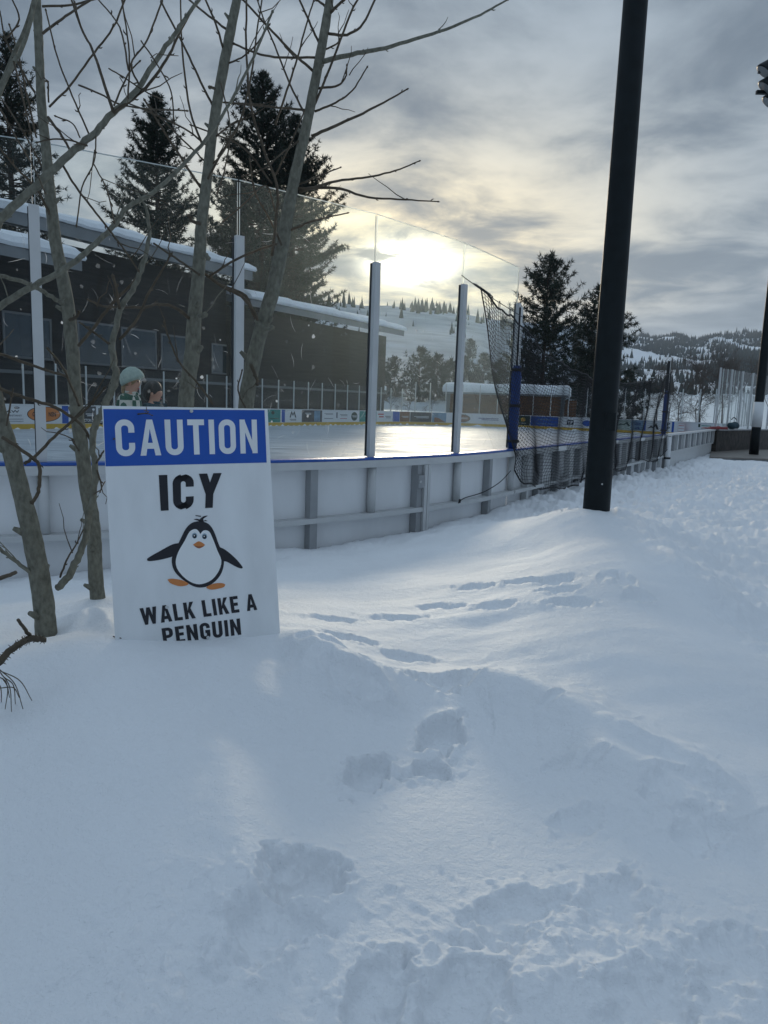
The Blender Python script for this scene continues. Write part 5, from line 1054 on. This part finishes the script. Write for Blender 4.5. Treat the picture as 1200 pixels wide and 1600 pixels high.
# ------------------------------------------------------------------ the two skaters behind the glass
def skin_body(name, joints, edges, m, parent, root=0, sub=2):
    me = bpy.data.meshes.new(name); me.from_pydata([tuple(np.asarray(j[0], float)-np.array(parent['_o'])) for j in joints], edges, [])
    obj_ = bpy.data.objects.new(name, me); COL.objects.link(obj_); sk_ = obj_.modifiers.new('s', 'SKIN'); sk_.use_smooth_shade = True
    for i, j in enumerate(joints): r = j[1]; me.skin_vertices[0].data[i].radius = (r, r) if np.isscalar(r) else r
    me.skin_vertices[0].data[root].use_root = True; sb_2 = obj_.modifiers.new('u', 'SUBSURF'); sb_2.levels = sb_2.render_levels = sub
    dg = bpy.context.evaluated_depsgraph_get(); me2 = bpy.data.meshes.new_from_object(obj_.evaluated_get(dg)); bpy.data.objects.remove(obj_); me2.name = name; me2.materials.clear(); me2.materials.append(M[m])
    me2.polygons.foreach_set('use_smooth', [True]*len(me2.polygons)); oo = bpy.data.objects.new(name, me2); COL.objects.link(oo); oo.parent = parent; oo['_o'] = list(parent['_o']); return oo
def ball(b, c, r3, n=14, cut=None):
    c = np.asarray(c, float); V = []; m_ = 10
    for i in range(m_+1):
        t = math.pi*i/m_
        for j in range(n): q = 2*math.pi*j/n; V.append(c+np.array([r3[0]*math.sin(t)*math.cos(q), r3[1]*math.sin(t)*math.sin(q), r3[2]*math.cos(t)]))
    b.add(V, [(i*n+j, (i+1)*n+j, (i+1)*n+(j+1) % n, i*n+(j+1) % n) for i in range(m_) for j in range(n)])
def person(c, H, label, coat, legs, hair, hat, face=(1, 0)):
    t = thing('person', (c[0], c[1], 0), label, 'person', 'skaters on the ice'); fx = np.array([face[0], face[1], 0.]); fx /= np.linalg.norm(fx); sd = np.cross(ZV, fx); O = np.array([c[0], c[1], .06]); k = H/1.75
    P = lambda f_, s_, z: O+fx*f_*k+sd*s_*k+ZV*z*k
    J = [(P(0, 0, .95), .14*k), (P(.02, 0, 1.15), .125*k), (P(.05, 0, 1.38), .15*k), (P(.05, 0, 1.5), .055*k), (P(.075, 0, 1.60), (.075*k, .085*k)), (P(.07, 0, 1.68), (.078*k, .095*k))]
    Ed = [(0, 1), (1, 2), (2, 3), (3, 4), (4, 5)]
    n0 = len(J); J += [(P(.165, 0, 1.605), .013*k)]; Ed.append((4, n0))                       # nose
    for s_ in (-1, 1):
        i = len(J); J += [(P(.04, s_*.19, 1.40), .055*k), (P(.02, s_*.25, 1.13), .045*k), (P(.20, s_*.22, .95), .036*k), (P(.27, s_*.21, .92), .03*k)]; Ed += [(2, i), (i, i+1), (i+1, i+2), (i+2, i+3)]
        for q in range(5):
            j = len(J); off = (q-1.5)*.018; J += [(P(.32+.01*(q % 3), s_*.21+off, .905-(.02 if q == 4 else 0)), .0095*k), (P(.355, s_*.205+off, .88), .0085*k)]; Ed += [(i+3, j), (j, j+1)]
        i = len(J); f0 = .10*s_; J += [(P(0, s_*.09, .86), .09*k), (P(f0+.05, s_*.11, .49), .06*k), (P(f0-.02, s_*.11, .12), .045*k), (P(f0+.10, s_*.11, .05), .038*k), (P(f0+.17, s_*.11, .045), .03*k)]; Ed += [(0, i), (i, i+1), (i+1, i+2), (i+2, i+3), (i+3, i+4)]
    skin_body('body', J, Ed, 'skin', t)
    Jc = [(P(0, 0, .86), .165*k), (P(.02, 0, 1.15), .16*k), (P(.05, 0, 1.38), .18*k), (P(.055, 0, 1.47), .115*k), (P(.065, 0, 1.535), .088*k)]; Ec = [(0, 1), (1, 2), (2, 3), (3, 4)]
    for s_ in (-1, 1): i = len(Jc); Jc += [(P(.04, s_*.2, 1.425), .085*k), (P(.02, s_*.255, 1.13), .068*k), (P(.19, s_*.22, .955), .052*k)]; Ec += [(2, i), (i, i+1), (i+1, i+2)]
    skin_body('jacket', Jc, Ec, coat, t)
    Jl = [(P(0, 0, .93), .15*k)]; El = []
    for s_ in (-1, 1): i = len(Jl); f0 = .10*s_; Jl += [(P(0, s_*.09, .84), .105*k), (P(f0+.05, s_*.11, .49), .075*k), (P(f0-.015, s_*.11, .16), .06*k)]; El += [(0, i), (i, i+1), (i+1, i+2)]
    skin_body('trousers', Jl, El, legs, t)
    for s_ in (-1, 1):
        f0 = .10*s_; sk2 = part(t, 'skate', 'skate', lambda b: b.tube([P(f0-.03, s_*.11, .2), P(f0-.02, s_*.11, .08), P(f0+.1, s_*.11, .055), P(f0+.21, s_*.11, .04)], [.065*k, .06*k, .05*k, .03*k], 10), True)
        part(sk2, 'blade', 'alu', lambda b: b.box(P(f0+.07, s_*.11, -.01), [fx, sd, ZV], (.3, .006, .045)))
    if hair == 'long': part(t, 'hair', 'hair_blond', lambda b: (ball(b, P(.045, 0, 1.665), (.105*k, .105*k, .105*k)), b.tube([P(.0, .03, 1.66), P(-.0, .05, 1.52), P(.05, .08, 1.40), P(.10, .09, 1.30)], [.07*k, .075*k, .06*k, .02*k], 10)), True)
    else: part(t, 'hair', 'hair_dark', lambda b: (ball(b, P(.035, 0, 1.69), (.12*k, .115*k, .12*k)), ball(b, P(-.05, 0, 1.62), (.07*k, .10*k, .11*k))), True)
    for s_ in (-1, 1):
        part(t, 'eye', 'ink', lambda b: ball(b, P(.148, s_*.032, 1.635), (.012*k,)*3, 8)); part(t, 'ear', 'skin', lambda b: ball(b, P(.06, s_*.088, 1.61), (.022*k, .012*k, .032*k), 8), True)
    part(t, 'mouth', 'red_ink', lambda b: ball(b, P(.15, 0, 1.55), (.01*k, .026*k, .007*k), 8))
    if hat: part(t, 'hat', 'hat', lambda b: b.tube([P(.085, 0, 1.638), P(.07, 0, 1.67), P(.045, 0, 1.72), P(.02, 0, 1.765), P(.005, 0, 1.79), P(.0, 0, 1.796)], [.150*k, .155*k, .140*k, .105*k, .055*k, .015*k], 20), True)
    return t
p = at(198, 640, 10.0); person(p, 1.88, 'skater in a pale green knit hat and green and white plaid jacket', 'plaid', 'trousers', 'long', True, (.95, .1))
p = at(236, 640, 10.5); person(p, 1.74, 'dark haired skater in a dark teal coat', 'navy_coat', 'trousers', 'short', False, (.95, -.15))

# ------------------------------------------------------------------ haze
mb = MB(); mb.box([0, 1500, 240], np.eye(3), (14000, 14000, 1000)); hz = mb.build('haze', 'white'); hz.data.materials.clear()
m = bpy.data.materials.new('haze'); m.use_nodes = True; nt, N, L = nodes(m); N.remove(N['Principled BSDF']); pv = N.new('ShaderNodeVolumePrincipled')
pv.inputs['Density'].default_value = .00009; pv.inputs['Color'].default_value = (.70, .84, 1, 1); pv.inputs['Anisotropy'].default_value = .45; L.new(pv.outputs[0], N['Material Output'].inputs['Volume']); hz.data.materials.append(m)
tag(hz, 'thin pale winter haze over the valley', 'haze', kind='stuff')

# ------------------------------------------------------------------ sky and sun
sd_ = ray(640, 412); sd_ /= np.linalg.norm(sd_); EL = math.asin(sd_[2]); AZ = math.atan2(sd_[0], sd_[1])
sun = bpy.data.lights.new('sun', 'SUN'); sun.energy = 1.5; sun.angle = math.radians(13); sun.color = (1, .86, .66); so = bpy.data.objects.new('sun', sun); COL.objects.link(so)
so.rotation_euler = Vector(-sd_).to_track_quat('-Z', 'Y').to_euler()
w = bpy.data.worlds.new('World'); SC.world = w; w.use_nodes = True; nt = w.node_tree; N = nt.nodes; L = nt.links; bgn = N['Background']; bgn.inputs['Strength'].default_value = .1
sky = N.new('ShaderNodeTexSky'); sky.sky_type = 'NISHITA'; sky.sun_disc = False; sky.sun_elevation = EL; sky.sun_rotation = AZ; sky.dust_density = 2
tc = N.new('ShaderNodeTexCoord'); sep = N.new('ShaderNodeSeparateXYZ'); L.new(tc.outputs['Generated'], sep.inputs[0])
def mth(op, a, b=None, c=None, clamp=False):
    n = N.new('ShaderNodeMath'); n.operation = op; n.use_clamp = clamp
    for i, x in enumerate((a, b, c)):
        if x is None: continue
        if isinstance(x, (int, float)): n.inputs[i].default_value = x
        else: L.new(x, n.inputs[i])
    return n.outputs[0]
def mrange(x, a, b, c, d, smooth=True):
    n = N.new('ShaderNodeMapRange'); n.interpolation_type = 'SMOOTHSTEP' if smooth else 'LINEAR'; L.new(x, n.inputs['Value'])
    for k, q in (('From Min', a), ('From Max', b), ('To Min', c), ('To Max', d)): n.inputs[k].default_value = q
    return n.outputs[0]
def mixc(fac, a, b, mode='MIX'):
    n = N.new('ShaderNodeMixRGB'); n.blend_type = mode
    for i, x in enumerate((fac, a, b)):
        if isinstance(x, (int, float)): n.inputs[i].default_value = x
        elif isinstance(x, tuple): n.inputs[i].default_value = (*x, 1)
        else: L.new(x, n.inputs[i])
    return n.outputs[0]
def scl2(col, f_):
    n = N.new('ShaderNodeVectorMath'); n.operation = 'SCALE'; L.new(col, n.inputs[0]); L.new(f_, n.inputs['Scale']); return n.outputs[0]
zc = mth('ADD', mth('MAXIMUM', sep.outputs['Z'], 0.0), .10)
cx_, cy_ = mth('DIVIDE', sep.outputs['X'], zc), mth('DIVIDE', sep.outputs['Y'], zc)
def cloud(sx, sy, ox, oy, scale, detail, rough, dist):
    cv = N.new('ShaderNodeCombineXYZ'); L.new(mth('MULTIPLY_ADD', cx_, sx, ox), cv.inputs[0]); L.new(mth('MULTIPLY_ADD', cy_, sy, oy), cv.inputs[1])
    n = N.new('ShaderNodeTexNoise'); n.inputs['Scale'].default_value = scale; n.inputs['Detail'].default_value = detail; n.inputs['Roughness'].default_value = rough; n.inputs['Distortion'].default_value = dist
    L.new(cv.outputs[0], n.inputs['Vector']); return n.outputs['Fac']
n1 = cloud(1.0, .9, 5.5, 11.2, .8, 8, .52, .5); n2 = cloud(1.0, 1.0, 8.2, 4.4, 2.4, 8, .58, .4)
cl = mth('ADD', mth('MULTIPLY', n1, .62), mth('MULTIPLY', n2, .38))
base = mixc(mrange(cl, .40, .61, 0, 1), (.98, 1.32, 1.75), (2.8, 3.4, 4.05))
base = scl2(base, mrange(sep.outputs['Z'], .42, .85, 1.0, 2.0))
dt = N.new('ShaderNodeVectorMath'); dt.operation = 'DOT_PRODUCT'; L.new(tc.outputs['Generated'], dt.inputs[0]); dt.inputs[1].default_value = tuple(sd_); dot = mth('MAXIMUM', dt.outputs['Value'], 0.0)
vsub = N.new('ShaderNodeVectorMath'); vsub.operation = 'SUBTRACT'; L.new(tc.outputs['Generated'], vsub.inputs[0]); vsub.inputs[1].default_value = tuple(sd_)
vsc = N.new('ShaderNodeVectorMath'); vsc.operation = 'MULTIPLY'; L.new(vsub.outputs[0], vsc.inputs[0]); vsc.inputs[1].default_value = (1, 1, 2.1)
vln = N.new('ShaderNodeVectorMath'); vln.operation = 'LENGTH'; L.new(vsc.outputs[0], vln.inputs[0]); ln2 = mth('MULTIPLY', vln.outputs['Value'], vln.outputs['Value'])
wide = mth('POWER', 2.71828, mth('MULTIPLY', ln2, -11.0)); mid_ = mth('POWER', 2.71828, mth('MULTIPLY', ln2, -42.0)); core = mth('POWER', 2.71828, mth('MULTIPLY', ln2, -560.0))
hor = mrange(sep.outputs['Z'], .04, .22, 0.0, 1.0); horl = mixc(mth('SUBTRACT', 1.0, hor), (1, 1, 1), (.38, .43, .50)); base = mixc(1.0, base, horl, 'MULTIPLY')
thin = mrange(cl, .42, .60, .04, 1.0)
g1 = mth('MULTIPLY', wide, mth('MULTIPLY', mth('MULTIPLY', thin, 7.0), mrange(sep.outputs['Z'], .07, .16, .12, 1.0))); g2 = mth('MULTIPLY', mid_, mth('MULTIPLY', mrange(cl, .40, .56, .12, 1.0), 9.0)); g3 = mth('MULTIPLY', core, mrange(n2, .36, .52, 5, 60))
def scl(col, f_):
    n = N.new('ShaderNodeVectorMath'); n.operation = 'SCALE'; n.inputs[0].default_value = col; L.new(f_, n.inputs['Scale']); return n.outputs[0]
base = mixc(1.0, base, scl((1.0, .74, .28), g1), 'ADD'); base = mixc(1.0, base, scl((1.0, .76, .32), g2), 'ADD'); base = mixc(1.0, base, scl((1.0, .93, .72), g3), 'ADD')
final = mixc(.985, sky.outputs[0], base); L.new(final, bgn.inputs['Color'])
SC.view_settings.view_transform = 'Standard'; SC.view_settings.look = 'None'; SC.view_settings.exposure = 0.36; SC.view_settings.gamma = 1; SC.view_settings.use_curve_mapping = False
SC.cycles.max_bounces = 10; SC.cycles.transparent_max_bounces = 40; SC.cycles.volume_bounces = 1; SC.cycles.diffuse_bounces = 3; SC.cycles.use_denoising = True
for o in bpy.data.objects:
    if '_o' in o: del o['_o']
